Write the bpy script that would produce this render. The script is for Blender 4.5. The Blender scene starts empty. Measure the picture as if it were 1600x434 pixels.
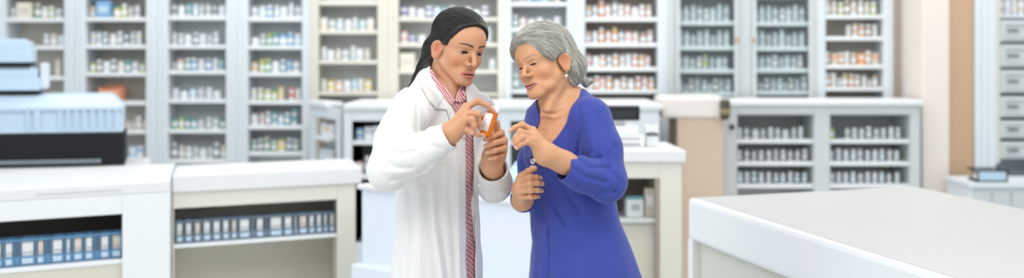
import bpy, bmesh, math, random
import numpy as np
from mathutils import Vector, Matrix
FPX = 2000.0; CXP = 800.0; HY = 90.0; EYE = 1.54; DF = 3.67
SC = bpy.context.scene
COL = SC.collection
F32 = np.float32

def W(px, py, d=0.0, D=None):
    """world point of a photo pixel at distance D (or the people's distance + d)"""
    if D is None: D = DF + d
    return np.array([(px-CXP)*D/FPX, D, EYE-(py-HY)*D/FPX])

def pix(P):
    D = np.maximum(P[:, 1], 0.3)
    return P[:, 0]/D*FPX+CXP, HY-(P[:, 2]-EYE)/D*FPX

# ------------------------------------------------------------------ materials
def new_mat(name):
    m = bpy.data.materials.new(name); m.use_nodes = True
    nt = m.node_tree; b = nt.nodes['Principled BSDF']
    return m, nt, b

def mat(name, col, rough=.5, metal=0, noise=0, nscale=20, bump=0, bscale=200, spec=.5, coat=0, emit=None, estr=1, alpha=None, trans=0, ior=1.45, sheen=0):
    m, nt, b = new_mat(name)
    b.inputs['Base Color'].default_value = (*col, 1)
    b.inputs['Roughness'].default_value = rough
    b.inputs['Metallic'].default_value = metal
    b.inputs['Specular IOR Level'].default_value = spec
    b.inputs['Coat Weight'].default_value = coat
    b.inputs['Transmission Weight'].default_value = trans
    b.inputs['IOR'].default_value = ior
    b.inputs['Sheen Weight'].default_value = sheen
    if emit:
        b.inputs['Emission Color'].default_value = (*emit, 1); b.inputs['Emission Strength'].default_value = estr
    if alpha is not None: b.inputs['Alpha'].default_value = alpha
    tc = None
    if noise or bump:
        tc = nt.nodes.new('ShaderNodeTexCoord')
    if noise:
        n = nt.nodes.new('ShaderNodeTexNoise'); n.inputs['Scale'].default_value = nscale; n.inputs['Detail'].default_value = 4
        nt.links.new(tc.outputs['Object'], n.inputs['Vector'])
        r = nt.nodes.new('ShaderNodeMix'); r.data_type = 'RGBA'
        r.inputs[6].default_value = (*[max(0, c*(1-noise)) for c in col], 1)
        r.inputs[7].default_value = (*[min(1, c*(1+noise)) for c in col], 1)
        nt.links.new(n.outputs['Fac'], r.inputs[0]); nt.links.new(r.outputs[2], b.inputs['Base Color'])
    if bump:
        n = nt.nodes.new('ShaderNodeTexNoise'); n.inputs['Scale'].default_value = bscale; n.inputs['Detail'].default_value = 3
        nt.links.new(tc.outputs['Object'], n.inputs['Vector'])
        bp = nt.nodes.new('ShaderNodeBump'); bp.inputs['Strength'].default_value = bump; bp.inputs['Distance'].default_value = .002
        nt.links.new(n.outputs['Fac'], bp.inputs['Height']); nt.links.new(bp.outputs['Normal'], b.inputs['Normal'])
    return m

def mat_vcol(name, rough=.45, sss=.12, bump=.15):
    m, nt, b = new_mat(name)
    a = nt.nodes.new('ShaderNodeVertexColor'); a.layer_name = 'Col'
    tc = nt.nodes.new('ShaderNodeTexCoord')
    n = nt.nodes.new('ShaderNodeTexNoise'); n.inputs['Scale'].default_value = 60; n.inputs['Detail'].default_value = 5
    nt.links.new(tc.outputs['Object'], n.inputs['Vector'])
    mx = nt.nodes.new('ShaderNodeMix'); mx.data_type = 'RGBA'; mx.blend_type = 'MULTIPLY'; mx.inputs[0].default_value = 1
    r = nt.nodes.new('ShaderNodeMapRange'); r.inputs[3].default_value = .88; r.inputs[4].default_value = 1.1
    nt.links.new(n.outputs['Fac'], r.inputs[0])
    nt.links.new(a.outputs['Color'], mx.inputs[6]); nt.links.new(r.outputs[0], mx.inputs[7])
    nt.links.new(mx.outputs[2], b.inputs['Base Color'])
    b.inputs['Roughness'].default_value = rough
    b.inputs['Subsurface Weight'].default_value = sss
    b.inputs['Subsurface Radius'].default_value = (.012, .005, .003)
    b.inputs['Subsurface Scale'].default_value = 1
    n2 = nt.nodes.new('ShaderNodeTexNoise'); n2.inputs['Scale'].default_value = 420; n2.inputs['Detail'].default_value = 3
    nt.links.new(tc.outputs['Object'], n2.inputs['Vector'])
    bp = nt.nodes.new('ShaderNodeBump'); bp.inputs['Strength'].default_value = bump; bp.inputs['Distance'].default_value = .0012
    nt.links.new(n2.outputs['Fac'], bp.inputs['Height']); nt.links.new(bp.outputs['Normal'], b.inputs['Normal'])
    return m

def mat_stripe(name, base, line, period, width, dirv, dirv2=None, rough=.6):
    """fabric with woven stripes running across dirv (object space); dirv2 mirrors them about a seam"""
    m, nt, b = new_mat(name)
    tc = nt.nodes.new('ShaderNodeTexCoord')
    dp = nt.nodes.new('ShaderNodeVectorMath'); dp.operation = 'DOT_PRODUCT'
    nt.links.new(tc.outputs['Object'], dp.inputs[0]); dp.inputs[1].default_value = dirv
    n = nt.nodes.new('ShaderNodeTexNoise'); n.inputs['Scale'].default_value = 14
    nt.links.new(tc.outputs['Object'], n.inputs['Vector'])
    w = nt.nodes.new('ShaderNodeMath'); w.operation = 'MULTIPLY_ADD'; w.inputs[1].default_value = period*1.6
    nt.links.new(n.outputs['Fac'], w.inputs[0]); nt.links.new(dp.outputs['Value'], w.inputs[2])
    dv = nt.nodes.new('ShaderNodeMath'); dv.operation = 'DIVIDE'; dv.inputs[1].default_value = period
    nt.links.new(w.outputs[0], dv.inputs[0])
    fr = nt.nodes.new('ShaderNodeMath'); fr.operation = 'FRACT'; nt.links.new(dv.outputs[0], fr.inputs[0])
    lt = nt.nodes.new('ShaderNodeMath'); lt.operation = 'LESS_THAN'; lt.inputs[1].default_value = width
    nt.links.new(fr.outputs[0], lt.inputs[0])
    mx = nt.nodes.new('ShaderNodeMix'); mx.data_type = 'RGBA'
    mx.inputs[6].default_value = (*base, 1); mx.inputs[7].default_value = (*line, 1)
    nt.links.new(lt.outputs[0], mx.inputs[0]); nt.links.new(mx.outputs[2], b.inputs['Base Color'])
    b.inputs['Roughness'].default_value = rough
    return m

# ------------------------------------------------------------------ objects
def link(name, me, m=None, parent=None):
    o = bpy.data.objects.new(name, me); COL.objects.link(o)
    if m is not None and not me.materials: me.materials.append(m)
    if parent: o.parent = parent
    return o
def tag(o, label=None, cat=None, group=None, kind=None):
    if label: o['label'] = label
    if cat: o['category'] = cat
    if group: o['group'] = group
    if kind: o['kind'] = kind
    return o
def empty(name, loc=(0, 0, 0), rz=0):
    o = bpy.data.objects.new(name, None); COL.objects.link(o); o.location = loc; o.rotation_euler = (0, 0, rz)
    o.empty_display_size = .05
    return o
def copy_tree(o, parent=None):
    c = o.copy(); COL.objects.link(c)
    if parent: c.parent = parent
    for ch in list(o.children): copy_tree(ch, c)
    return c

class MB:
    """collects primitive shapes into one mesh"""
    def __init__(s): s.bm = bmesh.new()
    def box(s, lo, hi, bev=0, seg=2):
        b2 = bmesh.new()
        r = bmesh.ops.create_cube(b2, size=1)
        for v in b2.verts:
            v.co = Vector([(lo[i]+hi[i])/2+v.co[i]*(hi[i]-lo[i]) for i in range(3)])
        if bev:
            bmesh.ops.bevel(b2, geom=b2.edges[:], offset=bev, segments=seg, affect='EDGES', profile=.6)
        s.merge(b2); return s
    def merge(s, b2, M=None):
        if M is not None: bmesh.ops.transform(b2, matrix=M, verts=b2.verts[:])
        me = bpy.data.meshes.new('tmp'); b2.to_mesh(me); b2.free()
        s.bm.from_mesh(me); bpy.data.meshes.remove(me); return s
    def lathe(s, prof, seg=20, M=None):
        """prof: list of (radius, z)"""
        b2 = bmesh.new(); rings = []
        for r, z in prof:
            if r < 1e-6: rings.append([b2.verts.new((0, 0, z))])
            else: rings.append([b2.verts.new((r*math.cos(a), r*math.sin(a), z)) for a in [2*math.pi*i/seg for i in range(seg)]])
        for A, B in zip(rings, rings[1:]):
            for i in range(seg):
                j = (i+1) % seg
                if len(A) == 1 and len(B) == 1: continue
                if len(A) == 1: b2.faces.new((A[0], B[i], B[j]))
                elif len(B) == 1: b2.faces.new((A[i], B[0], A[j]))
                else: b2.faces.new((A[i], B[i], B[j], A[j]))
        bmesh.ops.recalc_face_normals(b2, faces=b2.faces[:])
        s.merge(b2, M); return s
    def prism(s, pts, z0, z1, bev=0):
        """polygon in xy extruded from z0 to z1"""
        b2 = bmesh.new()
        f = b2.faces.new([b2.verts.new((p[0], p[1], z0)) for p in pts])
        r = bmesh.ops.extrude_face_region(b2, geom=[f])
        for v in [g for g in r['geom'] if isinstance(g, bmesh.types.BMVert)]: v.co.z = z1
        bmesh.ops.recalc_face_normals(b2, faces=b2.faces[:])
        if bev: bmesh.ops.bevel(b2, geom=b2.edges[:], offset=bev, segments=2, affect='EDGES', profile=.6)
        s.merge(b2); return s
    def tube(s, pts, r, seg=8):
        b2 = bmesh.new(); rings = []; n = len(pts); pts = [Vector(p) for p in pts]
        rr = r if hasattr(r, '__len__') else [r]*n
        for i, p in enumerate(pts):
            t = (pts[min(i+1, n-1)]-pts[max(i-1, 0)]).normalized()
            u = t.orthogonal().normalized() if i == 0 else (u-t*u.dot(t)).normalized()
            v = t.cross(u)
            rings.append([b2.verts.new(p+(u*math.cos(a)+v*math.sin(a))*rr[i]) for a in [2*math.pi*k/seg for k in range(seg)]])
        for A, B in zip(rings, rings[1:]):
            for i in range(seg): b2.faces.new((A[i], A[(i+1) % seg], B[(i+1) % seg], B[i]))
        b2.faces.new(rings[0][::-1]); b2.faces.new(rings[-1])
        s.merge(b2); return s
    def mesh(s, name, smooth=None):
        me = bpy.data.meshes.new(name); s.bm.to_mesh(me); s.bm.free()
        if smooth is not None:
            me.polygons.foreach_set('use_smooth', [True]*len(me.polygons))
            if smooth: me.set_sharp_from_angle(angle=math.radians(smooth))
        return me
    def build(s, name, m, parent=None, smooth=None):
        return link(name, s.mesh(name, smooth), m, parent)

# ------------------------------------------------------------------ sculpting by distance fields
def smin(a, b, k):
    h = np.clip(.5+.5*(b-a)/k, 0, 1)
    return b+(a-b)*h-k*h*(1-h)
def smax(a, b, k): return -smin(-a, -b, k)
def ell(P, c, r):
    c = np.asarray(c, F32); r = np.asarray(r, F32)
    q = (P-c)/r
    k0 = np.sqrt((q*q).sum(1)); q2 = q/r
    k1 = np.sqrt((q2*q2).sum(1))+1e-9
    return k0*(k0-1)/k1
def cone(P, a, b, r1, r2):
    a = np.asarray(a, F32); b = np.asarray(b, F32)
    ba = b-a; pa = P-a
    t = np.clip(pa@ba/max(1e-9, float(ba@ba)), 0, 1)
    return np.sqrt(((pa-t[:, None]*ba)**2).sum(1))-(r1+(r2-r1)*t)
def chain(P, pts, rs, k=.004):
    d = None
    for i in range(len(pts)-1):
        c = cone(P, pts[i], pts[i+1], rs[i], rs[i+1])
        d = c if d is None else smin(d, c, k)
    return d
def loft(P, zs, cx, cy, a, b, R, F):
    """stack of ellipses: half width a along R, half depth b along F"""
    z = P[:, 2]
    o = np.argsort(zs); zs = np.asarray(zs)[o]
    g = lambda v: np.interp(z, zs, np.asarray(v)[o]).astype(F32)
    X = P[:, 0]-g(cx); Y = P[:, 1]-g(cy); A = g(a); B = g(b)
    u = X*R[0]+Y*R[1]; v = X*F[0]+Y*F[1]
    k0 = np.sqrt((u/A)**2+(v/B)**2)
    k1 = np.sqrt((u/A**2)**2+(v/B**2)**2)+1e-9
    d = k0*(k0-1)/k1
    d = np.where(k0 < .2, -np.minimum(A, B)*.9, d)
    e = np.maximum(zs[0]-z, z-zs[-1])
    return smax(d, e, .01)
def seg2(px, py, pts):
    """distance in pixels to a polyline"""
    best = np.full(px.shape, 1e9, F32)
    for (x0, y0), (x1, y1) in zip(pts, pts[1:]):
        dx, dy = x1-x0, y1-y0
        t = np.clip(((px-x0)*dx+(py-y0)*dy)/(dx*dx+dy*dy), 0, 1)
        best = np.minimum(best, np.hypot(px-x0-t*dx, py-y0-t*dy))
    return best
def poly2(px, py, pts):
    """signed distance in pixels to a polygon (negative inside)"""
    d = seg2(px, py, list(pts)+[pts[0]])
    ins = np.zeros(px.shape, bool); n = len(pts)
    for i in range(n):
        x0, y0 = pts[i]; x1, y1 = pts[(i+1) % n]
        if y0 == y1: continue
        c = ((y0 > py) != (y1 > py)) & (px < (x1-x0)*(py-y0)/(y1-y0)+x0)
        ins ^= c
    return np.where(ins, -d, d)

def field_mesh(f, lo, hi, h, B=8, newton=1):
    lo = np.asarray(lo, float); hi = np.asarray(hi, float)
    nb = np.ceil((hi-lo)/h/B).astype(int)
    n = nb*B
    gi = np.stack(np.meshgrid(*[np.arange(k) for k in nb], indexing='ij'), -1).reshape(-1, 3)
    cc = (lo+(gi*B+(B-1)/2)*h).astype(F32)
    fc = np.concatenate([f(c) for c in np.array_split(cc, max(1, len(cc)//150000))])
    keep = np.abs(fc) < B*h*.87*1.35+.004
    V = np.repeat(np.repeat(np.repeat(fc.reshape(nb), B, 0), B, 1), B, 2).astype(F32)
    lg = np.stack(np.meshgrid(*[np.arange(B)]*3, indexing='ij'), -1).reshape(-1, 3)
    kb = gi[keep]
    step = max(1, 200000//B**3)
    for s in range(0, len(kb), step):
        b = kb[s:s+step]
        idx = (b[:, None, :]*B+lg[None]).reshape(-1, 3)
        V[idx[:, 0], idx[:, 1], idx[:, 2]] = f((lo+idx*h).astype(F32))
    V[0], V[-1] = np.maximum(V[0], h*.5), np.maximum(V[-1], h*.5)
    V[:, 0], V[:, -1] = np.maximum(V[:, 0], h*.5), np.maximum(V[:, -1], h*.5)
    V[:, :, 0], V[:, :, -1] = np.maximum(V[:, :, 0], h*.5), np.maximum(V[:, :, -1], h*.5)
    I = V < 0
    cnt = np.zeros(np.array(V.shape)-1, np.int8)
    for a in (0, 1):
        for b in (0, 1):
            for c in (0, 1):
                cnt += I[a:V.shape[0]-1+a, b:V.shape[1]-1+b, c:V.shape[2]-1+c]
    act = (cnt > 0) & (cnt < 8)
    cells = np.argwhere(act)
    cid = np.full(act.shape, -1, np.int64); cid[act] = np.arange(len(cells))
    acc = np.zeros((len(cells), 3)); num = np.zeros(len(cells))
    for ax in range(3):
        o1, o2 = [k for k in range(3) if k != ax]
        for p in (0, 1):
            for q in (0, 1):
                off = np.zeros(3, int); off[o1] = p; off[o2] = q
                A = cells+off; Bc = A.copy(); Bc[:, ax] += 1
                va = V[A[:, 0], A[:, 1], A[:, 2]]; vb = V[Bc[:, 0], Bc[:, 1], Bc[:, 2]]
                m = (va < 0) != (vb < 0)
                t = np.where(m, va/np.where(m, va-vb, 1), 0)
                pos = off.astype(float)[None].repeat(len(cells), 0); pos[:, ax] = t
                acc[m] += pos[m]; num[m] += 1
    vert = lo+(cells+acc/num[:, None])*h
    faces = []
    for ax in range(3):
        o1, o2 = [(1, 2), (2, 0), (0, 1)][ax]
        sl0 = [slice(None)]*3; sl1 = [slice(None)]*3
        sl0[ax] = slice(0, -1); sl1[ax] = slice(1, None)
        s0 = I[tuple(sl0)]; s1 = I[tuple(sl1)]
        E = np.argwhere(s0 != s1)
        E = E[(E[:, o1] > 0) & (E[:, o2] > 0)]
        ins = I[E[:, 0], E[:, 1], E[:, 2]]
        def cell(d1, d2):
            q = E.copy(); q[:, o1] -= d1; q[:, o2] -= d2
            q = np.minimum(q, np.array(cid.shape)-1)
            return cid[q[:, 0], q[:, 1], q[:, 2]]
        Q = np.stack([cell(1, 1), cell(0, 1), cell(0, 0), cell(1, 0)], 1)
        Q[~ins] = Q[~ins][:, ::-1]
        faces.append(Q[(Q >= 0).all(1)])
    faces = np.concatenate(faces)
    e = h*.35
    for _ in range(newton):
        v32 = vert.astype(F32); g = np.zeros_like(vert)
        for s in range(0, len(v32), 200000):
            p = v32[s:s+200000]
            f0 = f(p)
            for k in range(3):
                dp = np.zeros(3, F32); dp[k] = e
                g[s:s+200000, k] = (f(p+dp)-f(p-dp))/(2*e)
            gg = g[s:s+200000]; nn = (gg**2).sum(1)+1e-6
            mv = -gg*(f0/np.maximum(nn, .2))[:, None]
            L = np.sqrt((mv**2).sum(1)); mv *= np.minimum(1, .6*h/np.maximum(L, 1e-9))[:, None]
            vert[s:s+200000] += mv
    return vert, faces

def np_mesh(name, parts, colf=None):
    """parts: list of (verts, quads) joined into one mesh"""
    vs, fs, off = [], [], 0
    for v, f in parts:
        vs.append(v); fs.append(f+off); off += len(v)
    v = np.concatenate(vs); f = np.concatenate(fs)
    me = bpy.data.meshes.new(name)
    me.vertices.add(len(v)); me.vertices.foreach_set('co', v.astype(F32).ravel())
    me.loops.add(f.size); me.loops.foreach_set('vertex_index', f.astype(np.int32).ravel())
    me.polygons.add(len(f)); me.polygons.foreach_set('loop_start', np.arange(0, f.size, f.shape[1], dtype=np.int32))
    me.update(calc_edges=True); me.validate()
    me.polygons.foreach_set('use_smooth', np.ones(len(me.polygons), bool))
    if colf is not None:
        c = np.ones((len(v), 4), F32); c[:, :3] = colf(v.astype(F32))
        ca = me.color_attributes.new('Col', 'FLOAT_COLOR', 'POINT'); ca.data.foreach_set('color', c.ravel())
    return me

def march(f, P, dirs, iters=60, off=0.0, start=None):
    """slide points along dirs until f==off"""
    P = P.astype(F32).copy(); dirs = dirs.astype(F32)
    for _ in range(iters):
        d = f(P)-off
        P += dirs*(d*.8)[:, None]
    return P

def strip(f, A, B, n, m, off, D0=3.2):
    """quad patch between two pixel polylines, laid on the surface f==off as seen along the photo's rays"""
    def samp(pl, k):
        pl = np.asarray(pl, float); L = np.r_[0, np.cumsum(np.hypot(*np.diff(pl, axis=0).T))]
        t = np.linspace(0, L[-1], k); return np.stack([np.interp(t, L, pl[:, 0]), np.interp(t, L, pl[:, 1])], 1)
    a = samp(A, n); b = samp(B, n)
    t = np.linspace(0, 1, m)[None, :, None]
    g = (a[:, None]*(1-t)+b[:, None]*t).reshape(-1, 2)
    cam = np.array([0, 0, EYE])
    dr = np.stack([(g[:, 0]-CXP)/FPX, np.ones(len(g)), -(g[:, 1]-HY)/FPX], 1)
    P = cam+dr*D0
    dn = dr/np.linalg.norm(dr, axis=1)[:, None]
    P = march(f, P, dn, off=off)
    i = np.arange(n-1)[:, None]*m+np.arange(m-1)[None]
    q = np.stack([i, i+1, i+m+1, i+m], -1).reshape(-1, 4)
    return P.astype(float), q
def solid(o, t, bev=0):
    md = o.modifiers.new('thickness', 'SOLIDIFY'); md.thickness = t; md.offset = 0
    return o

def strands(name, f, starts, dirf, steps, ds, rad, off, m, parent, seed=1, jitter=.2, taper=True):
    """hair fibres: thin three-sided tubes following a flow over the surface f==off"""
    rng = np.random.default_rng(seed)
    P = starts.astype(F32); N = len(P); path = [P.copy()]
    offs = off+rng.uniform(-.0008, .0022, N).astype(F32)
    jit = rng.normal(0, jitter, (N, 3)).astype(F32)
    e = .002
    for s in range(steps):
        g = np.stack([f(P+np.eye(3, dtype=F32)[k]*e)-f(P-np.eye(3, dtype=F32)[k]*e) for k in range(3)], 1)
        g /= np.linalg.norm(g, axis=1)[:, None]+1e-9
        P = P-g*(f(P)-offs)[:, None]*.9
        d = dirf(P)+jit
        d -= g*(d*g).sum(1)[:, None]
        d /= np.linalg.norm(d, axis=1)[:, None]+1e-9
        path.append(P.copy()); P = P+d*ds
    path = np.stack(path[1:], 1)   # N, S, 3
    return tubes(name, path, rad, m, parent, rng, taper)
def tubes(name, path, rad, m, parent, rng, taper=True):
    N, S, _ = path.shape
    T = np.gradient(path, axis=1); T /= np.linalg.norm(T, axis=2)[..., None]+1e-9
    ref = np.array([.31, .87, .38]); U = np.cross(T, ref); U /= np.linalg.norm(U, axis=2)[..., None]+1e-9
    Vv = np.cross(T, U)
    r = rad*rng.uniform(.6, 1.3, (N, 1))*(np.ones((1, S)) if not taper else (1-np.linspace(0, 1, S)**3*.8)*np.minimum(1, .3+np.linspace(0, 1, S)*6))
    ring = [path+(U*math.cos(a)+Vv*math.sin(a))*r[..., None] for a in (0, 2.094, 4.189)]
    v = np.stack(ring, 2).reshape(-1, 3)
    base = (np.arange(N)[:, None]*S+np.arange(S-1)[None])*3
    fs = []
    for k in range(3):
        k2 = (k+1) % 3
        fs.append(np.stack([base+k, base+k2, base+3+k2, base+3+k], -1).reshape(-1, 4))
    s0 = path[:, 0]; st = .5+.5*np.sin(s0[:, 0]*170+2.1*np.sin(s0[:, 2]*95)+s0[:, 1]*60)
    c = np.repeat(np.clip(.55*rng.uniform(0, 1, N)+.5*st, 0, 1), S*3)
    me = np_mesh(name, [(v, np.concatenate(fs))], lambda P: np.stack([c, c, c], 1))
    return link(name, me, m, parent)
def mat_hair(name, c0, c1, rough=.38, spec=.6):
    m, nt, b = new_mat(name)
    a = nt.nodes.new('ShaderNodeVertexColor'); a.layer_name = 'Col'
    r = nt.nodes.new('ShaderNodeMix'); r.data_type = 'RGBA'
    r.inputs[6].default_value = (*c0, 1); r.inputs[7].default_value = (*c1, 1)
    nt.links.new(a.outputs['Color'], r.inputs[0]); nt.links.new(r.outputs[2], b.inputs['Base Color'])
    b.inputs['Roughness'].default_value = rough; b.inputs['Specular IOR Level'].default_value = spec
    return m
# ================================================================== PEOPLE
class Head:
    def __init__(s, eyemid, scale, yaw, pitch, roll, old=False, gap=.0):
        y, p, r = map(math.radians, (yaw, pitch, roll))
        Y = np.array([math.sin(y)*math.cos(p), -math.cos(y)*math.cos(p), -math.sin(p)])
        X0 = np.array([-math.cos(y), -math.sin(y), 0]); Z0 = np.cross(X0, Y)
        X = X0*math.cos(r)+Z0*math.sin(r); Z = np.cross(X, Y)
        s.M = np.stack([X, Y, Z], 1); s.s = scale; s.old = old; s.gap = gap
        s.c = eyemid-scale*(s.M@np.array([0, .066, 0]))
    def loc(s, P): return (((P-s.c.astype(F32))@s.M.astype(F32))/s.s).astype(F32)
    def wor(s, p): return s.c+s.s*(s.M@np.asarray(p, float))
    def lips(s, q):
        w = 1.04 if not s.old else 1.22
        if s.old: q = q+np.array([0, 0, -.0030], F32)
        g = s.gap; sm = .0034 if s.old else 0
        up = smin(cone(q, (.0235*w, .0775, -.0685+sm), (.0075, .0900, -.0635+g*.4), .0018, .0036 if not s.old else .0021),
                  cone(q, (.0075, .0900, -.0635+g*.4), (0, .0905, -.0652+g*.4), .0036 if not s.old else .0021, .0034 if not s.old else .0021), .002)
        lo = cone(q, (.0215*w, .0775, -.0702+sm), (.006, .0880, -.0745-g*.6), .0018, .0052 if not s.old else .0031)
        return up, smin(lo, cone(q, (.006, .088, -.0745-g*.6), (0, .0885, -.0752-g*.6), .0052 if not s.old else .0031, .0052 if not s.old else .0031), .002)
    def f(s, P):
        p = s.loc(P); q = p.copy(); q[:, 0] = np.abs(q[:, 0])
        old = s.old
        d = ell(p, (0, -.013, .036), (.0735, .096, .079))
        d = smin(d, ell(p, (0, .014, -.020), (.0625 if s.old else .0605, .066, .074)), .02)
        d = smin(d, ell(p, (0, .050, .030), (.056, .036, .045)), .02)           # forehead
        jw = .048 if not old else .054
        d = smin(d, cone(q, (jw, .006, -.052), (.020, .062, -.094), .013, .012), .026)
        d = smin(d, ell(p, (0, .070, -.097), (.019, .014, .0125)), .018)         # chin
        d = smin(d, ell(p, (0, .054, -.070), (.034, .030, .026)), .018)          # muzzle
        d = smin(d, ell(q, (.037 if not old else .040, .046, -.028), (.021, .023, .021)), .018)       # cheek
        d = smin(d, cone(q, (.012, .0785, .0185), (.044, .060, .0175), .0065, .006), .013)   # brow
        # eye socket
        d = smax(d, -ell(q, (.031, .092, -.001), (.019, .018, .0125)), .010)
        # nose
        oz = .0035 if old else 0
        n = cone(p, (0, .0765, .012), (0, .0990-oz, -.0265+oz), .0058, .0080)
        n = smin(n, ell(p, (0, .1015-oz, -.0340+oz), (.0088+oz*.5, .0085, .0076)), .007)
        n = smin(n, ell(q, (.0125+oz*.4, .0880-oz*.3, -.0370+oz), (.0066+oz*.3, .0098, .0072)), .0045)
        n = smin(n, cone(p, (0, .097-oz, -.0385+oz), (0, .085, -.046+oz), .0042, .004), .005)
        d = smin(d, n, .0085)
        d = smax(d, -ell(q, (.0068, .0920-oz*.6, -.0450+oz), (.0028, .0050, .0028)), .002)
        # eyelids around the ball
        lid = np.sqrt(((q-np.array([.0315, .0612, 0], F32))**2).sum(1))-.0146
        d = smin(d, lid, .0045)
        ap = ell(q, (.0315, .077, -.0032 if not old else -.0030), (.0142, .014, .0039 if not old else .0021))
        d = smax(d, -np.maximum(ap, -(lid+.0040)), .0012)
        # lid crease
        cr = np.abs(np.sqrt((q[:, 0]-.0315)**2+(q[:, 2]+.005)**2)-.0135)
        d = d+.0007*np.exp(-(cr/.0012)**2)*((q[:, 2] > .001) & (q[:, 1] > .06) & (q[:, 0] > .018) & (q[:, 0] < .044))
        # mouth
        up, lo = s.lips(q)
        d = smin(d, up, .0030); d = smin(d, lo, .0032)
        zl = (-.0692 if not old else -.0662)+(.0034 if old else 0)*np.clip(q[:, 0]/.026, 0, 1)
        mo = ell(np.stack([q[:, 0], q[:, 1], q[:, 2]-zl], 1), (0, .089, 0), (.0235 if not old else .0272, .012, .0011+s.gap))
        d = smax(d, -mo, .0016)
        d = d+.0011*np.exp(-(np.hypot(p[:, 0], 0)/.0028)**2-((p[:, 2]+.054)/.006)**2)*(p[:, 1] > .06)   # philtrum
        d = d-.0009*np.exp(-((q[:, 0]-.020)/.006)**2-((p[:, 2]+.060)/.008)**2)*(p[:, 1] > .06)
        if old:
            def groove(a, b, w, amp):
                return amp*np.exp(-(np.maximum(cone(q, a, b, 0, 0), 0)/w)**2)
            d = d+groove((.0175, .088, -.038), (.0315, .076, -.066), .0034, .0018)
            d = d+groove((.031, .073, -.073), (.0335, .066, -.088), .0035, .0012)
            d = d+groove((.018, .074, -.013), (.040, .066, -.0165), .003, .0009)
            d = smin(d, ell(q, (.040, .036, -.080), (.014, .018, .012)), .016)
        # ear
        e = q.copy()
        ex = e[:, 0]-.0735-(.004-e[:, 1])*.62; ey = e[:, 1]+(.013 if old else .006); ez = e[:, 2]+.016
        c = math.cos(.2); sn = math.sin(.2); ey, ez = ey*c-ez*sn, ey*sn+ez*c
        E = np.stack([ex, ey, ez], 1)
        ear = ell(E, (0, 0, .008), (.0068, .0175, .0225)); ear = smin(ear, ell(E, (-.001, .004, -.020), (.0055, .009, .011)), .014)
        ear = smax(ear, -ell(E, (.0062, .001, .006), (.0085, .0122, .0168)), .002)
        ear = smin(ear, cone(E, (-.001, .012, .001), (-.001, .011, -.008), .0035, .0035), .004)
        ear = smin(ear, cone(E, (.0005, -.003, -.004), (.0005, -.006, .014), .0022, .0024), .003)
        d = smin(d, ear, .004)
        return d*s.s
    def cranium(s, P):
        p = s.loc(P)
        d = ell(p, (0, -.013, .036), (.0735, .096, .079))
        d = smin(d, ell(p, (0, .016, -.022), (.0635, .066, .075)), .02)
        d = smin(d, ell(p, (0, .050, .030), (.056, .036, .045)), .02)
        return d*s.s
    def color(s, P, base, lip, brow, liner, blush=(1.06, .86, .84)):
        p = s.loc(P); q = p.copy(); q[:, 0] = np.abs(q[:, 0])
        c = np.tile(np.array(base, F32), (len(P), 1))
        near = (np.sqrt((p**2).sum(1)) < .15)
        b = np.exp(-(np.sqrt(((q-np.array([.042, .06, -.035], F32))**2).sum(1))/.020)**2)
        b += .25*np.exp(-(np.sqrt(((p-np.array([0, .105, -.035], F32))**2).sum(1))/.011)**2)
        b += .5*np.exp(-(np.abs(q[:, 0]-.078)/.012)**2-((q[:, 1]+.006)/.02)**2)
        b = np.clip(b, 0, 1)[:, None]*near[:, None]
        c = c*(1-b)+c*np.array(blush, F32)*b
        up, lo = s.lips(q)
        l = np.clip(1-(np.minimum(up-.0004, lo-.0006))/.0016, 0, 1)*(p[:, 1] > .07)*(q[:, 0] < .034)
        c = c*(1-l[:, None])+np.array(lip, F32)*l[:, None]
        zl = (-.0692 if not s.old else -.0662)+(.0034 if s.old else 0)*np.clip(q[:, 0]/.026, 0, 1)
        mo = ell(np.stack([q[:, 0], q[:, 1], q[:, 2]-zl], 1), (0, .089, 0), (.0245 if not s.old else .0305, .012, .0013+s.gap))
        mm = (mo < .0004) & (p[:, 1] > .06) & (p[:, 1] < .0895)
        c[mm] = np.array(lip, F32)*.35
        ex = q[:, 0]-.0735-(.004-q[:, 1])*.62; ey = q[:, 1]+(.013 if s.old else .006); ez = q[:, 2]+.016
        ey, ez = ey*math.cos(.2)-ez*math.sin(.2), ey*math.sin(.2)+ez*math.cos(.2)
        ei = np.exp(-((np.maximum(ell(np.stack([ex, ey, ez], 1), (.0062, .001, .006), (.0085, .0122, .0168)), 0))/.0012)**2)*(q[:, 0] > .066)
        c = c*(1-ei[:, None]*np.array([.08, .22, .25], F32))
        # eyebrows: hair coloured arc
        t = np.clip((q[:, 0]-.012)/.039, 0, 1)
        zc = .0205+.0062*np.sin(t*2.1)-.0035*t
        wd = (.0038 if not s.old else .0026)*(1-.60*t)
        k = np.clip((1.25-np.abs(q[:, 2]-zc)/wd)*2, 0, 1)*(q[:, 0] > .0105)*(q[:, 0] < .052)*(p[:, 1] > .04)
        k = (k*(.62 if s.old else .96))[:, None]
        c = c*(1-k)+np.array(brow, F32)*k
        # lash line
        ap = ell(q, (.0315, .077, -.0032 if not s.old else -.0030), (.0142, .014, .0039 if not s.old else .0021))
        az = -.0034 if not s.old else -.0032
        k = (ap < (.0018 if not s.old else .0011)) & (ap > -.0010) & (q[:, 1] > .062) & (q[:, 1] < .1) & (q[:, 2] > az+.0004)
        k |= (ap < .0003) & (ap > -.0006) & (q[:, 1] > .062) & (q[:, 1] < .1)
        c[k] = np.array(liner, F32)
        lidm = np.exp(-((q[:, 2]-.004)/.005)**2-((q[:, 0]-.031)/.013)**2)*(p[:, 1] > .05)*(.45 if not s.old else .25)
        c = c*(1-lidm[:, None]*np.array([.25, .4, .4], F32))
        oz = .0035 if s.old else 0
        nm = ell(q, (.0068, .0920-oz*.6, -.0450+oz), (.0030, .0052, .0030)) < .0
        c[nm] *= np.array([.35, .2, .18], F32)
        return c

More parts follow.
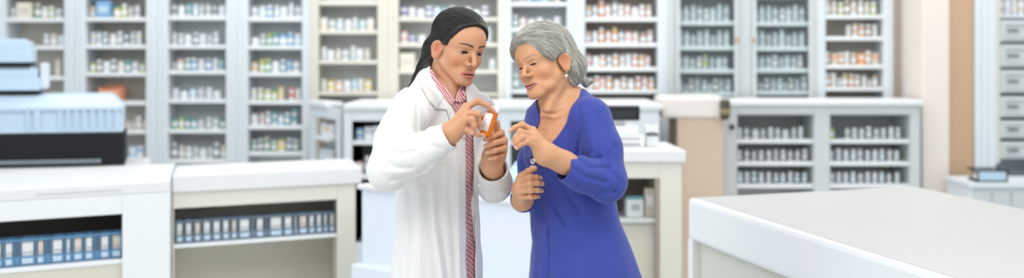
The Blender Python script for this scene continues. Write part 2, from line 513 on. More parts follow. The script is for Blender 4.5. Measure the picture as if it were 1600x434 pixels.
def make_eyes(H, parent, iris, prefix_label):
    for sx in (1, -1):
        mb = MB(); R = .0131*H.s
        prof = [(R*math.sin(a), -R*math.cos(a)) for a in [math.pi*i/24 for i in range(25)]]
        prof[0] = (0, prof[0][1]); prof[-1] = (0, prof[-1][1])
        mb.lathe(prof, 28)
        me = mb.mesh('eye', 0)
        me.materials.append(M['sclera']); me.materials.append(iris); me.materials.append(M['pupil'])
        for p in me.polygons:
            a = math.degrees(math.acos(max(-1, min(1, p.center.z/R))))
            p.material_index = 2 if a < 9 else (1 if a < 30 else 0)
        o = link('eye', me, None, parent)
        lo = np.array([sx*.0315, .0612, 0]); g = np.array([-.10*sx*0, math.cos(.34), -math.sin(.34)])
        z = H.M@g; x = H.M@np.array([1., 0, 0]); y = np.cross(z, x)
        c = H.wor(lo)
        m4 = Matrix([[x[0], y[0], z[0], c[0]], [x[1], y[1], z[1], c[1]], [x[2], y[2], z[2], c[2]], [0, 0, 0, 1]])
        o.parent = None; o.matrix_world = m4; o.parent = parent; o.matrix_parent_inverse = parent.matrix_world.inverted()

def hand_sdf(J):
    """J: wrist, fingers {name: [mcp, pip, dip, tip]}, thumb [cmc, mcp, ip, tip]; radii in metres"""
    def f(P):
        w = J['wrist']; fr = J.get('r', 1.0)
        d = cone(P, J['fore'], w, J.get('fr', .034), .0245*fr)
        flat = J.get('flat', .0)
        rr = {'index': .0125, 'middle': .0125, 'ring': .0120, 'pinky': .0110}
        pr = {'index': (.0095, .0086, .0076, .0066), 'middle': (.0098, .0088, .0078, .0068), 'ring': (.0094, .0083, .0074, .0064), 'pinky': (.0086, .0074, .0066, .0057)}
        palm = None
        for k in rr:
            c = cone(P, w, J[k][0], .0205*fr, rr[k]*fr)
            palm = c if palm is None else smin(palm, c, .014)
        d = smin(d, palm, .02)
        if 'heel' in J: d = smin(d, ell(P, J['heel'], (.022, .018, .022)), .02)
        th = J['thumb']
        d = smin(d, cone(P, w, th[0], .020*fr, .0165*fr), .015)
        t = chain(P, th, [.0165*fr, .0120*fr, .0100*fr, .0082*fr], .004)
        d = smin(d, t, .009)
        for k in rr:
            c = chain(P, J[k], [r*fr for r in pr[k]], .003)
            # knuckle swelling and creases at the joints
            c = smin(c, np.sqrt(((P-J[k][1].astype(F32))**2).sum(1))-pr[k][1]*1.06*fr, .004)
            for jn in (1, 2):
                dj = np.sqrt(((P-J[k][jn].astype(F32))**2).sum(1))
                c = c+.0
            d = smin(d, c, .0032)
        return d
    return f
def nails(J, names=('index', 'middle', 'ring', 'pinky', 'thumb')):
    """nail discs as colour: returns function giving mask"""
    out = []
    for k in names:
        a, b = J[k][2], J[k][3]; t = (b-a)/np.linalg.norm(b-a)
        out.append((b, t, J['dorsal'].get(k, J['dorsal']['all'])))
    def g(P):
        m = np.zeros(len(P), bool)
        for b, t, n in out:
            n = n-t*(n@t); n /= np.linalg.norm(n)
            s = np.cross(t, n); r = P-b
            u = r@t; v = r@s; w = r@n
            m |= ((u/.0062)**2+(v/.0046)**2 < 1) & (w > .003) & (w < .012)
        return m
    return g
def body_mesh(name, lowf, lobox, boxes, colf, m):
    parts = [field_mesh(lowf, lobox[0], lobox[1], .007)]
    for f, lo, hi, h in boxes: parts.append(field_mesh(f, lo, hi, h))
    return np_mesh(name, parts, colf)
def box_of(pts, pad):
    pts = np.array(pts); return pts.min(0)-pad, pts.max(0)+pad
M = {}
M['sclera'] = mat('eye white', (.72, .68, .64), .25)
M['pupil'] = mat('pupil', (.01, .008, .008), .12)
M['iris_dark'] = mat('dark brown iris', (.035, .018, .012), .12)
M['iris_brown'] = mat('brown iris', (.06, .035, .022), .15)
M['skin1'] = mat_vcol('tan skin', .46, .10)
M['skin2'] = mat_vcol('mature skin', .48, .10, .3)
M['coat'] = mat('white coat cotton', (.74, .735, .715), .85, noise=.02, nscale=5, bump=.12, bscale=500, spec=.2, sheen=.1)
M['dress'] = mat('royal blue jersey', (.046, .066, .32), .75, noise=.06, nscale=6, bump=.1, bscale=700, spec=.25, sheen=.15)
M['hair1'] = mat_hair('black brown hair', (.012, .010, .011), (.075, .062, .058), .34, .7)
M['hair2'] = mat_hair('silver grey hair', (.20, .19, .165), (.82, .80, .71), .42, .5)
M['hair1b'] = mat('black hair mass', (.015, .012, .012), .45)
M['hair2b'] = mat('grey hair mass', (.30, .29, .265), .6)
M['blouse'] = mat_stripe('pink blouse with dark red stripes', (.62, .36, .36), (.26, .04, .07), .0085, .24, (.76, .0, .65))
M['collar'] = mat_stripe('pink striped collar', (.74, .50, .48), (.42, .05, .09), .0075, .34, (.80, .25, .52))
M['tooth'] = mat('tooth enamel', (.80, .76, .68), .2)
M['button'] = mat('pearl button', (.75, .74, .72), .25)
M['silver'] = mat('silver', (.75, .75, .76), .2, metal=1)
M['pearl'] = mat('pearl', (.85, .82, .76), .15, coat=.6)
M['trousers'] = mat('dark trousers', (.05, .05, .06), .8)
M['shoe'] = mat('black leather', (.02, .02, .022), .35)

def V(*a): return W(*a)
def crease_fn(creases, lim=None):
    def g(P):
        px, py = pix(P); out = np.zeros(len(P), F32)
        fr = (P[:, 1] < DF+(.05 if lim is None else lim))
        for pl, w, a in creases:
            out += a*1.25*np.exp(-(seg2(px, py, pl)/w)**1.5)
        return out*fr
    return g
def z_of(y): return EYE-(y-HY)*DF/FPX
def prof(rows):
    zs = [z_of(r[0]) for r in rows]; cx = [(r[1]-CXP)*DF/FPX for r in rows]
    return zs, cx, [r[2] for r in rows], [r[3] for r in rows]
def sleeve(P, pts, rs, n, k=.02):
    d = chain(P, pts, rs, k)
    c = pts[-1].astype(F32); n = np.asarray(n, F32)/np.linalg.norm(n)
    d = smax(d, (P-c)@n, .004)
    return d
def hollow(P, c, n, r):
    c = c.astype(F32); n = np.asarray(n, F32)/np.linalg.norm(n)
    return cone(P, c-n*.040, c+n*.06, r-.0065, r-.0065)
def quiet(P, *cs):
    w = 1
    for c in cs: w = w*(1-np.exp(-(((P-c.astype(F32))**2).sum(1))/.045**2))
    return w
def shoes(par, pts, yaw):
    for p in pts:
        f0 = np.array([math.sin(yaw), -math.cos(yaw), 0])
        p = np.array(p)
        def f(P):
            d = cone(P, p+[0, 0, .045]-f0*.05, p+[0, 0, .028]+f0*.12, .036, .028)
            d = smin(d, cone(P, p+[0, 0, .03]-f0*.05, p+[0, 0, .10]-f0*.05, .036, .040), .02)
            return smax(d, .002-P[:, 2], .004)
        o = link('shoe', np_mesh('shoe', [field_mesh(f, p-[.2, .2, .01], p+[.2, .2, .2], .008)]), M['shoe']); par(o)

# ------------------------------------------------------------------ pharmacist
def build_pharmacist():
    root = empty('person', (-.2, DF, 0))
    bpy.context.view_layer.update()
    tag(root, 'younger woman with long dark hair in a white coat holding an orange pill bottle', 'person')
    H = Head(W(735.0, 81, -.065), .895, 36, 13, 6, gap=.0010)
    R = np.array([-.707, -.707]); F = np.array([.707, -.707])
    cyv = DF+.015
    rows = [(112, 690, .045, .045), (122, 690, .062, .060), (134, 690, .10, .078), (148, 688, .142, .092), (165, 688, .155, .102), (200, 688, .150, .112), (240, 686, .140, .106),
            (285, 684, .134, .096), (330, 683, .136, .098), (380, 683, .143, .104), (434, 683, .150, .110), (520, 681, .165, .122), (590, 680, .172, .13)]
    zs, cx, a, b = prof(rows)
    cy = [cyv]*len(zs)
    f64 = lambda o: (lambda P: loft(P, zs, cx, cy, np.array(a)+o, np.array(b)+o, R, F))
    outer = f64(0.0); inner = f64(-.011); flesh = f64(-.022)
    neck_top = H.wor((0, -.028, -.055)); neck_bot = W(694, 150, .03)
    def neck(P, o=0): return smin(cone(P, neck_bot, neck_top, .056+o, .050+o), cone(P, W(704, 154, -.040), H.wor((0, .0, -.075)), .022+o, .024+o), .03)
    # right arm (left in the photo)
    sR, eR, wR = W(646, 172, -.11), W(606, 266, -.19), W(704, 208, -.235)
    JR = dict(wrist=wR, fore=eR*.25+wR*.75,
              index=[W(729, 167, -.228), W(746, 158, -.232), W(761, 164, -.226), W(771, 172, -.222)],
              middle=[W(729, 177, -.245), W(747, 178, -.262), W(748, 191, -.252), W(750, 200, -.238)],
              ring=[W(727, 188, -.250), W(738, 186, -.274), W(741, 196, -.274), W(739, 205, -.262)],
              pinky=[W(726, 200, -.245), W(737, 206, -.262), W(746, 210, -.252), W(754, 211, -.238)],
              thumb=[W(714, 196, -.20), W(729, 181, -.188), W(745, 182, -.175), W(757, 184, -.168)],
              dorsal={'all': np.array([.1, -.9, .45]), 'index': np.array([.35, -.6, .7]), 'thumb': np.array([0, .3, 1.])})
    sL, eL, wL = W(745, 175, .11), W(773, 288, -.005), W(768, 258, -.13)
    JL = dict(wrist=wL, fore=W(773, 276, -.05),
              index=[W(783, 214, -.135), W(783, 207, -.172), W(770, 213, -.196), W(758, 218, -.194)],
              middle=[W(786, 224, -.13), W(788, 219, -.178), W(773, 223, -.203), W(759, 228, -.196)],
              ring=[W(785, 234, -.13), W(788, 231, -.176), W(774, 235, -.200), W(762, 238, -.190)],
              pinky=[W(783, 243, -.13), W(784, 242, -.168), W(774, 246, -.188), W(766, 248, -.180)],
              thumb=[W(764, 244, -.135), W(768, 226, -.140), W(777, 206, -.160), W(776, 192, -.168)],
              dorsal={'all': np.array([-.2, -.95, .2]), 'thumb': np.array([.9, .1, .2])}, heel=W(766, 240, -.15))
    hr, hl = hand_sdf(JR), hand_sdf(JL)
    armR = lambda P: smin(cone(P, sR, eR, .045, .038), cone(P, eR, wR, .036, .026), .02)
    armL = lambda P: smin(cone(P, sL, eL, .043, .036), cone(P, eL, wL, .034, .026), .02)
    feet = [(-.30, DF-.03, 0), (-.13, DF+.06, 0)]
    def low(P):
        d = smin(flesh(P), neck(P), .03); d = smin(d, armR(P), .03); d = smin(d, armL(P), .03)
        for q, hx in ((feet[0], -.29), (feet[1], -.15)):
            q = np.array(q)
            d = smin(d, cone(P, (hx, q[1], .78), q+[0, 0, .46], .085, .058), .03)
            d = smin(d, cone(P, q+[0, 0, .46], q+[0, 0, .06], .055, .036), .02)
        return d+.003
    hx = lambda P: smin(H.f(P), neck(P), .010)
    def colf(P):
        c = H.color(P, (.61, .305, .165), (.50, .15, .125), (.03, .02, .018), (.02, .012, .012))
        for J in (JR, JL):
            m = nails(J)(P); c[m] = np.array([.70, .42, .35])
            for k in ('index', 'middle', 'ring', 'pinky'):
                for jn in (1, 2):
                    w = np.exp(-(np.sqrt(((P-J[k][jn].astype(F32))**2).sum(1))/.009)**2)[:, None]*.35
                    c = c*(1-w*np.array([0., .22, .22], F32))
        return c
    hb = box_of([H.c], .16); hb[0][2] -= .06
    allR = [JR['wrist'], JR['fore']]+sum([JR[k] for k in ('index', 'middle', 'ring', 'pinky', 'thumb')], [])
    allL = [JL['wrist'], JL['fore']]+sum([JL[k] for k in ('index', 'middle', 'ring', 'pinky', 'thumb')], [])
    bR, bL = box_of(allR, .035), box_of(allL, .035)
    me = body_mesh('body', low, (np.array([-.55, DF-.35, .02]), np.array([.15, DF+.25, H.c[2]-.05])),
                   [(hx, *hb, .0016), (hr, *bR, .0016), (hl, *bL, .0016)], colf, None)
    body = link('body', me, M['skin1'], None); body.parent = root; body.matrix_parent_inverse = root.matrix_world.inverted()
    make_eyes(H, root, M['iris_dark'], '')
    mb = MB()
    for k in range(-4, 5):
        x = k*.0046; c = H.wor((x, .0815-abs(x)*.28, -.0665))
        b2 = bmesh.new(); bmesh.ops.create_cube(b2, size=1)
        bmesh.ops.bevel(b2, geom=b2.edges[:], offset=.2, segments=2, affect='EDGES')
        Rm = Matrix([[*H.M[0]], [*H.M[1]], [*H.M[2]]]).to_4x4()
        mb.merge(b2, Matrix.Translation(Vector(c)) @ Rm @ Matrix.Diagonal((.0041, .003, .006, 1)))
    o = mb.build('teeth', M['tooth'], None, 0); o.parent = root; o.matrix_parent_inverse = root.matrix_world.inverted()
    par = lambda o: (setattr(o, 'parent', root), setattr(o, 'matrix_parent_inverse', root.matrix_world.inverted()))
    shoes(par, feet, .75)
    # trousers
    def tr(P): return low(P)-.010
    o = link('trousers', np_mesh('trousers', [field_mesh(lambda P: smax(smax(tr(P), P[:, 2]-.85, .01), .09-P[:, 2], .01), (-.5, DF-.25, .05), (.1, DF+.25, .9), .010)]), M['trousers']); par(o)
    # blouse
    bl_cr = crease_fn([([(731, 290), (735, 320), (732, 350)], 3, .004), ([(738, 310), (741, 350), (736, 400)], 3, .004), ([(730, 350), (737, 380)], 3, -.004), ([(727, 215), (736, 240)], 2.5, .003)])
    def blouse(P):
        px, py = pix(P)
        d = smin(inner(P), cone(P, W(690, 150, .03), W(683, 122, .045), .08, .058), .03)
        d = smax(d, -neck(P, .002), .003)
        v = poly2(px, py, [(672, 90), (674, 106), (690, 128), (704, 146), (711, 158), (716, 150), (722, 132), (735, 90)])*DF/FPX
        d = smax(d, -np.maximum(v, P[:, 1]-(DF+.0)), .003)
        d = smax(d, .72-P[:, 2], .004)
        return d+bl_cr(P)
    o = link('blouse', np_mesh('blouse', [field_mesh(blouse, (-.45, DF-.2, .70), (.06, DF+.22, 1.52), .004)]), M['blouse']); par(o)
    # white coat
    cr = crease_fn([
        ([(640, 138), (652, 165), (651, 205)], 3.0, .0035), ([(655, 150), (664, 190), (660, 222)], 5, .004), ([(668, 160), (672, 200)], 6, -.003),
        ([(600, 232), (625, 240), (648, 236)], 4, .005), ([(598, 250), (620, 262), (645, 262)], 4, .0045), ([(606, 210), (628, 225), (650, 226)], 4, .0045),
        ([(620, 180), (632, 205), (640, 222)], 4, .004), ([(610, 282), (640, 276), (668, 262)], 3.5, .004), ([(655, 268), (680, 252)], 3, .0035),
        ([(612, 190), (618, 215)], 5, -.004), ([(600, 268), (630, 270)], 4, -.003), ([(668, 225), (690, 232)], 4, .003),
        ([(662, 285), (668, 340), (684, 434)], 5, .006), ([(690, 260), (686, 330), (700, 434)], 6, .006), ([(640, 300), (646, 360), (640, 434)], 8, .006),
        ([(676, 290), (678, 350), (690, 434)], 6, -.006), ([(706, 240), (702, 300), (708, 370), (712, 434)], 6, .004), ([(655, 300), (655, 434)], 7, -.005), ([(716, 260), (718, 434)], 4, -.003),
        ([(624, 340), (622, 400), (625, 434)], 5, .004),
        ([(760, 285), (775, 296), (792, 296)], 3, .004), ([(758, 276), (770, 285), (790, 282)], 2.5, .003), ([(765, 300), (778, 306)], 2.5, .003),
        ([(752, 220), (758, 250), (756, 275)], 3, .004), ([(704, 180), (706, 215), (700, 240)], 4, .003)])
    rs_pts = [sR, W(620, 218, -.15), eR, W(655, 239, -.22), W(702, 212, -.238)]
    ls_pts = [sL, eL, W(770, 262, -.10)]
    def coat(P):
        px, py = pix(P)
        d = smin(outer(P), cone(P, W(692, 152, .03), W(679, 113, .055), .088, .062), .03)
        d = smax(d, (P-W(679, 106, .055).astype(F32))@np.array([-.30, .1, .95], F32), .004)
        d = smax(d, -neck(P, .010), .004)
        v = poly2(px, py, [(671, 92), (673, 112), (690, 140), (704, 166), (712, 184), (722, 200), (727, 220), (728, 300), (729, 434), (729, 640), (744, 640), (743, 434), (743, 300), (740, 220), (738, 190), (730, 158), (727, 140), (730, 92)])*DF/FPX
        d = smax(d, -np.maximum(v, P[:, 1]-(DF+.02)), .003)
        s1 = sleeve(P, rs_pts, [.066, .058, .054, .055, .0385], rs_pts[-1]-rs_pts[-2])
        s2 = sleeve(P, ls_pts, [.058, .047, .045], (ls_pts[-1]-ls_pts[-2]))
        d = smin(d, s1, .016); d = smin(d, s2, .02)
        d = smax(d, .60-P[:, 2], .004)
        # cloth undulation
        wv = .0013*np.sin(P[:, 0]*41+P[:, 2]*23)*np.sin(P[:, 2]*31-P[:, 1]*37+1.3)+.0008*np.sin(P[:, 0]*97+P[:, 2]*61+np.sin(P[:, 1]*55))
        seam = .0012*np.exp(-(np.abs(seg2(px, py, [(640, 130), (648, 150), (653, 190), (652, 230)]))/1.0)**2)
        d = d+(cr(P)+wv+seam)*quiet(P, rs_pts[-1], ls_pts[-1])
        d = smax(d, -hollow(P, rs_pts[-1], rs_pts[-1]-rs_pts[-2], .0385), .003)
        return smax(d, -hollow(P, ls_pts[-1], (ls_pts[-1]-ls_pts[-2]), .045), .003)
    o = link('lab_coat', np_mesh('lab_coat', [field_mesh(coat, (-.50, DF-.36, .57), (.09, DF+.28, 1.54), .0032)]), M['coat']); par(o)
    # lapel, collar, pocket edge as cloth laid on the coat
    def pat(name, f, A, B, n, m, off, t, mt, mb=None):
        v, q = strip(f, A, B, n, m, off)
        o = link(name, np_mesh(name, [(v, q)]), mt); solid(o, t); par(o)
        if mb: mb2 = o.modifiers.new('edge', 'BEVEL'); mb2.width = t*.3
        return o
    pat('lapel', coat, [(690, 140), (698, 154), (705, 166), (713, 184), (723, 201), (727, 214)], [(676, 160), (680, 170), (698, 171), (704, 190), (714, 206), (726, 216)], 40, 14, .0035, .003, M['coat'])
    pat('lapel', coat, [(671, 103), (675, 118), (683, 131), (690, 142), (694, 150)], [(654, 120), (660, 137), (667, 150), (674, 161), (682, 169)], 40, 16, .005, .003, M['coat'])
    # blouse collar points
    pat('collar', lambda P: np.minimum(blouse(P), coat(P)), [(675, 108), (682, 120), (694, 134), (704, 146), (711, 157)], [(671, 113), (680, 132), (692, 150), (702, 163), (706, 164)], 40, 12, .006, .003, M['collar'])
    pat('collar', lambda P: np.minimum(blouse(P), coat(P)), [(719, 134), (715, 143), (712, 152), (711, 158)], [(722, 134), (727, 146), (727, 155), (720, 160)], 30, 10, .006, .003, M['collar'])
    for px, py, d in ((749, 289, 0),):
        v, q = strip(coat, [(px, py), (px, py+.1)], [(px+.1, py), (px+.1, py+.1)], 2, 2, .002)
        mb = MB(); mb.lathe([(0, .0016), (.002, .0016), (.0042, .002), (.0052, .0012), (.0052, -.001), (0, -.001)], 18, Matrix.Translation(Vector(v[0])) @ Matrix.Rotation(math.radians(90), 4, 'X'))
        o = mb.build('button', M['button'], None, 40); par(o)
    # hair
    def hair(P):
        p = H.loc(P); q = np.abs(p[:, 0])
        d = H.cranium(P)/H.s-.0065-.004*np.exp(-((p[:, 2]-.09)/.05)**2)
        g = np.interp(p[:, 1], [-.12, -.06, -.035, -.015, .0, .012, .025, .038, .052, .064, .078, .1], [-.085, -.065, -.045, .0, .016, .004, .006, .034, .056, .080, .092, .094]).astype(F32)
        g = g - .008*np.clip(q/.05, 0, 1)*(p[:, 1] > .04)
        d = smax(d, (g-p[:, 2])*.8, .007)
        # gathered length running down behind the shoulder
        t = chain(P, [H.wor((0, -.085, .02)).astype(F32), H.wor((.02, -.098, -.03)).astype(F32), W(668, 108, .03).astype(F32), W(658, 126, .045).astype(F32), W(651, 140, .09).astype(F32), W(644, 175, .13).astype(F32)], [.035, .032, .026, .021, .020, .010], .02)/H.s
        d = smin(d, t, .02)
        return d*H.s
    hb2 = (np.array([-.36, H.c[1]-.15, H.c[2]-.24]), H.c+.17)
    o = link('hair', np_mesh('hair', [field_mesh(hair, hb2[0], hb2[1], .0028)]), M['hair1b']); par(o); hair_o = o
    rng = np.random.default_rng(3)
    vs = np.zeros(len(o.data.vertices)*3, F32); o.data.vertices.foreach_get('co', vs); vs = vs.reshape(-1, 3)
    G = H.wor((.015, -.100, -.015)).astype(F32); T = W(645, 135, .06).astype(F32)
    def flow(P):
        p = H.loc(P)
        toG = G-P; toG /= np.linalg.norm(toG, axis=1)[:, None]+1e-6
        toT = (T-P); toT = toT/(np.linalg.norm(toT, axis=1)[:, None]+1e-6)+np.array([-.1, .1, -.8], F32)
        w = np.clip((-p[:, 1]-.055)/.03, 0, 1)[:, None]
        return toG*(1-w)+toT*w
    st = vs[rng.choice(len(vs), 5200)]
    par(strands('hair_strands', hair, st, flow, 16, .0045, .00042, .0006, M['hair1'], None, 5, .10))
    return H

def build_customer():
    root = empty('person', (.17, DF, 0))
    bpy.context.view_layer.update()
    par = lambda o: (setattr(o, 'parent', root), setattr(o, 'matrix_parent_inverse', root.matrix_world.inverted()))
    tag(root, 'older woman with grey bobbed hair in a royal blue wrap dress', 'person')
    H = Head(W(826.5, 102.0, -.065), .885, -45, 5, -14, old=True, gap=-.0002)
    R = np.array([-.77, .64]); F = np.array([-.64, -.77])
    rows = [(138, 888, .045, .045), (148, 888, .070, .060), (158, 888, .105, .075), (172, 887, .132, .088), (190, 887, .138, .100), (215, 888, .137, .116), (240, 889, .134, .123), (270, 891, .129, .118),
            (300, 893, .128, .112), (340, 898, .134, .115), (380, 907, .149, .120), (434, 914, .172, .138), (520, 920, .190, .150), (600, 921, .198, .158)]
    zs, cx, a, b = prof(rows); cy = [DF+.01]*len(zs)
    f64 = lambda o: (lambda P: loft(P, zs, cx, cy, np.array(a)+o, np.array(b)+o, R, F))
    outer = f64(0); flesh = f64(-.005); deep = f64(-.02)
    neck_top = H.wor((0, -.03, -.055)); neck_bot = W(878, 168, .03)
    def neck(P, o=0):
        d = smin(cone(P, neck_bot, neck_top, .058+o, .050+o), cone(P, W(862, 172, -.045), H.wor((0, .015, -.078)), .026+o, .028+o), .03)
        # tendon from behind the ear to the collarbone notch
        return smin(d, cone(P, H.wor((-.05, -.02, -.06)), W(856, 172, -.075), .012+o, .010+o), .02)
    sL, eL, wL = W(922, 186, -.08), W(948, 284, -.15), W(852, 240, -.245)
    JL = dict(wrist=wL, fore=eL*.30+wL*.70, fr=.029,
              index=[W(832, 204, -.25), W(816, 195, -.262), W(805, 199, -.262), W(798, 204, -.262)],
              middle=[W(832, 211, -.262), W(813, 206, -.282), W(806, 215, -.282), W(803, 223, -.272)],
              ring=[W(834, 220, -.266), W(816, 214, -.292), W(808, 221, -.292), W(806, 228, -.280)],
              pinky=[W(838, 229, -.262), W(823, 221, -.288), W(813, 226, -.292), W(808, 231, -.284)],
              thumb=[W(845, 226, -.225), W(834, 214, -.215), W(822, 210, -.215), W(812, 212, -.225)],
              dorsal={'all': np.array([-.2, -.9, .4]), 'index': np.array([-.3, -.5, .8]), 'thumb': np.array([0, .6, .6])})
    sR, eR, wR = W(853, 192, .09), W(832, 300, .09), W(816, 313, -.075)
    JR = dict(wrist=wR, fore=W(820, 312, -.02),
              index=[W(813, 281, -.145), W(828, 277, -.172), W(838, 277, -.166), W(844, 278, -.152)],
              middle=[W(811, 290, -.150), W(828, 287, -.182), W(840, 286, -.174), W(847, 287, -.158)],
              ring=[W(812, 299, -.148), W(829, 297, -.182), W(840, 297, -.174), W(846, 298, -.158)],
              pinky=[W(816, 308, -.140), W(829, 307, -.170), W(836, 307, -.164), W(841, 307, -.150)],
              thumb=[W(812, 295, -.12), W(815, 276, -.135), W(826, 268, -.150), W(835, 263, -.150)],
              dorsal={'all': np.array([.3, -.9, .2]), 'thumb': np.array([0, -.6, .8])}, heel=W(814, 296, -.115))
    hl, hr = hand_sdf(JL), hand_sdf(JR)
    armR = lambda P: smin(cone(P, sR, eR, .040, .034), cone(P, eR, wR, .034, .026), .02)
    armL = lambda P: smin(cone(P, sL, eL, .045, .040), cone(P, eL, wL, .036, .026), .02)
    feet = [(.10, DF+.03, 0), (.27, DF-.02, 0)]
    def low(P):
        d = smin(deep(P), neck(P), .03); d = smin(d, armR(P), .03); d = smin(d, armL(P), .03)
        for q, hx in ((feet[0], .13), (feet[1], .27)):
            q = np.array(q)
            d = smin(d, cone(P, (hx, q[1], .78), q+[0, 0, .46], .085, .058), .03)
            d = smin(d, cone(P, q+[0, 0, .46], q+[0, 0, .06], .055, .036), .02)
        return d+.003
    def chest(P):
        px, py = pix(P)
        vv = poly2(px, py, [(835, 120), (850, 166), (846, 178), (838, 205), (831, 240), (832, 250), (836, 250), (850, 237), (872, 212), (893, 180), (905, 152), (912, 120)])
        d = smin(flesh(P)+.011*np.clip(vv/5, 0, 1), neck(P), .03)
        d = d+.0022*np.exp(-(seg2(px, py, [(848, 176), (866, 178), (892, 168)])/3.0)**2)-.002*np.exp(-(seg2(px, py, [(846, 181), (868, 184), (896, 173)])/3.0)**2)
        d = d+.004*np.exp(-(seg2(px, py, [(834, 252), (842, 222), (850, 205)])/4.0)**2)
        return d
    hx = lambda P: smin(H.f(P), chest(P), .014)
    hlf = lambda P: smin(hl(P), cone(P, eL, wL, .036, .0235), .02)
    def colf(P):
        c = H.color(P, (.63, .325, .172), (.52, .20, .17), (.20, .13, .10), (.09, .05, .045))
        ch = np.clip((1.40-P[:, 2])/.03, 0, 1)*(P[:, 1] < DF)
        px, py = pix(P)
        m = ((py > 165) & (py < 262) & (px < 905) & (P[:, 1] > DF-.20))[:, None]*.5*ch[:, None]
        c = c*(1-m*np.array([-.05, .12, .10], F32))
        for J in (JR, JL):
            m = nails(J)(P); c[m] = np.array([.74, .45, .38])
            for k in ('index', 'middle', 'ring', 'pinky'):
                for jn in (0, 1, 2):
                    w = np.exp(-(np.sqrt(((P-J[k][jn].astype(F32))**2).sum(1))/.009)**2)[:, None]*.4
                    c = c*(1-w*np.array([0., .22, .22], F32))
        return c
    hb = box_of([H.c], .16); hb[0][2] = 1.21; hb[1][0] += .06; hb[0][0] -= .02
    keys = ('index', 'middle', 'ring', 'pinky', 'thumb')
    bL = box_of([JL['wrist'], JL['fore'], eL*.6+wL*.4]+sum([JL[k] for k in keys], []), .035)
    bR = box_of([JR['wrist'], JR['fore']]+sum([JR[k] for k in keys], []), .035)
    me = body_mesh('body', low, (np.array([-.1, DF-.35, .02]), np.array([.50, DF+.25, H.c[2]-.05])),
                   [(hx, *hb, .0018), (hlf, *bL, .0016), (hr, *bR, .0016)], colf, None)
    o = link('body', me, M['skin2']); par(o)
    make_eyes(H, root, M['iris_brown'], '')
    shoes(par, feet, -.70)
    cr = crease_fn([
        ([(836, 256), (860, 240), (885, 205), (905, 165)], 2.2, .0022),                       # wrap edge
        ([(905, 172), (908, 205), (903, 240)], 3, .0045), ([(912, 240), (925, 248), (938, 246)], 3.5, .005), ([(900, 246), (920, 262), (950, 262)], 4, .005),
        ([(893, 262), (915, 276), (946, 284)], 4, .005), ([(905, 290), (935, 302), (960, 298)], 4, .0045), ([(960, 230), (950, 250), (952, 270)], 4, .004),
        ([(885, 250), (892, 272), (888, 284)], 3, .003), ([(920, 200), (925, 230)], 6, -.003), ([(958, 270), (968, 285), (960, 300)], 3, .004),
        ([(925, 170), (945, 200), (952, 225)], 5, .003),
        ([(838, 262), (862, 275), (885, 300), (905, 330)], 5, .005), ([(836, 268), (848, 290), (862, 320), (884, 350)], 5, .006), ([(845, 262), (880, 270)], 4, .004),
        ([(850, 300), (870, 340), (900, 380)], 6, -.005), ([(845, 318), (852, 345)], 4, .005),
        ([(858, 356), (860, 390), (858, 434)], 2.2, .004), ([(854, 350), (850, 390), (846, 434)], 6, -.006), ([(866, 370), (874, 434)], 7, -.004),
        ([(832, 357), (858, 358)], 1.6, .0010), ([(880, 360), (910, 385), (930, 434)], 9, .004), ([(905, 340), (950, 370), (975, 434)], 9, .003),
        ([(800, 268), (815, 262), (830, 262)], 3, .003), ([(826, 250), (832, 262)], 3, .004), ([(830, 205), (824, 240)], 4, .003)])
    ls = [sL, W(940, 232, -.115), eL, W(912, 272, -.19), W(880, 262, -.222)]
    rs = [sR, W(836, 250, .10), eR, W(818, 311, -.045)]
    def dress(P):
        px, py = pix(P)
        d = outer(P)-.001
        v = poly2(px, py, [(835, 120), (850, 166), (846, 178), (838, 205), (831, 240), (832, 250), (836, 250), (850, 237), (872, 212), (893, 180), (905, 152), (912, 120)])*DF/FPX
        d = smax(d, -np.maximum(v, P[:, 1]-(DF+.03)), .003)
        d = smax(d, -neck(P, .012), .004)
        s1 = sleeve(P, ls, [.062, .056, .054, .048, .0385], ls[-1]-ls[-2])
        s2 = sleeve(P, rs, [.046, .048, .046, .038], np.array([-.1, -.9, .1]))
        d = smin(d, s1, .016); d = smin(d, s2, .016)
        d = smax(d, .60-P[:, 2], .004)
        wv = .0010*np.sin(P[:, 0]*47+P[:, 2]*29)*np.sin(P[:, 2]*35-P[:, 1]*41+.7)
        fl = np.clip((1.05-P[:, 2])/.4, 0, 1)
        ang = np.arctan2(P[:, 1]-DF, P[:, 0]-.2)
        d = d+(cr(P)+wv)*quiet(P, ls[-1], rs[-1])+fl*.010*np.sin(ang*9)
        d = smax(d, -hollow(P, ls[-1], ls[-1]-ls[-2], .0385), .003)
        return smax(d, -hollow(P, rs[-1], np.array([-.1, -.9, .1]), .038), .003)
    o = link('wrap_dress', np_mesh('wrap_dress', [field_mesh(dress, (-.04, DF-.36, .57), (.46, DF+.28, 1.50), .0032)]), M['dress']); par(o)
    # two round silver buttons at the wrap
    for px, py in ((833.5, 252), (832, 262)):
        v, q = strip(dress, [(px, py), (px, py+.1)], [(px+.1, py), (px+.1, py+.1)], 2, 2, .003)
        mb = MB(); mb.lathe([(0, .0035), (.004, .0032), (.0062, .0040), (.0082, .003), (.0086, 0), (.007, -.002), (0, -.002)], 24, Matrix.Translation(Vector(v[0])) @ Matrix.Rotation(math.radians(78), 4, 'X') @ Matrix.Rotation(math.radians(-30), 4, 'Y'))
        o = mb.build('button', M['silver'], None, 40); par(o)
    # earring
    e = H.wor((-.0790, -.011, -.049))
    mb = MB(); mb.lathe([(.0045*math.sin(t), -.0045*math.cos(t)) for t in [math.pi*i/12 for i in range(13)]], 16, Matrix.Translation(Vector(e+[0, 0, -.010])))
    mb2 = MB(); mb2.tube([e+[0, 0, .006], e+[.001, -.002, 0], e+[0, 0, -.006]], .0008, 6)
    o = mb.build('earring', M['pearl'], None, 0); par(o)
    o2 = mb2.build('earring_hook', M['silver'], None, 0); o2.parent = o
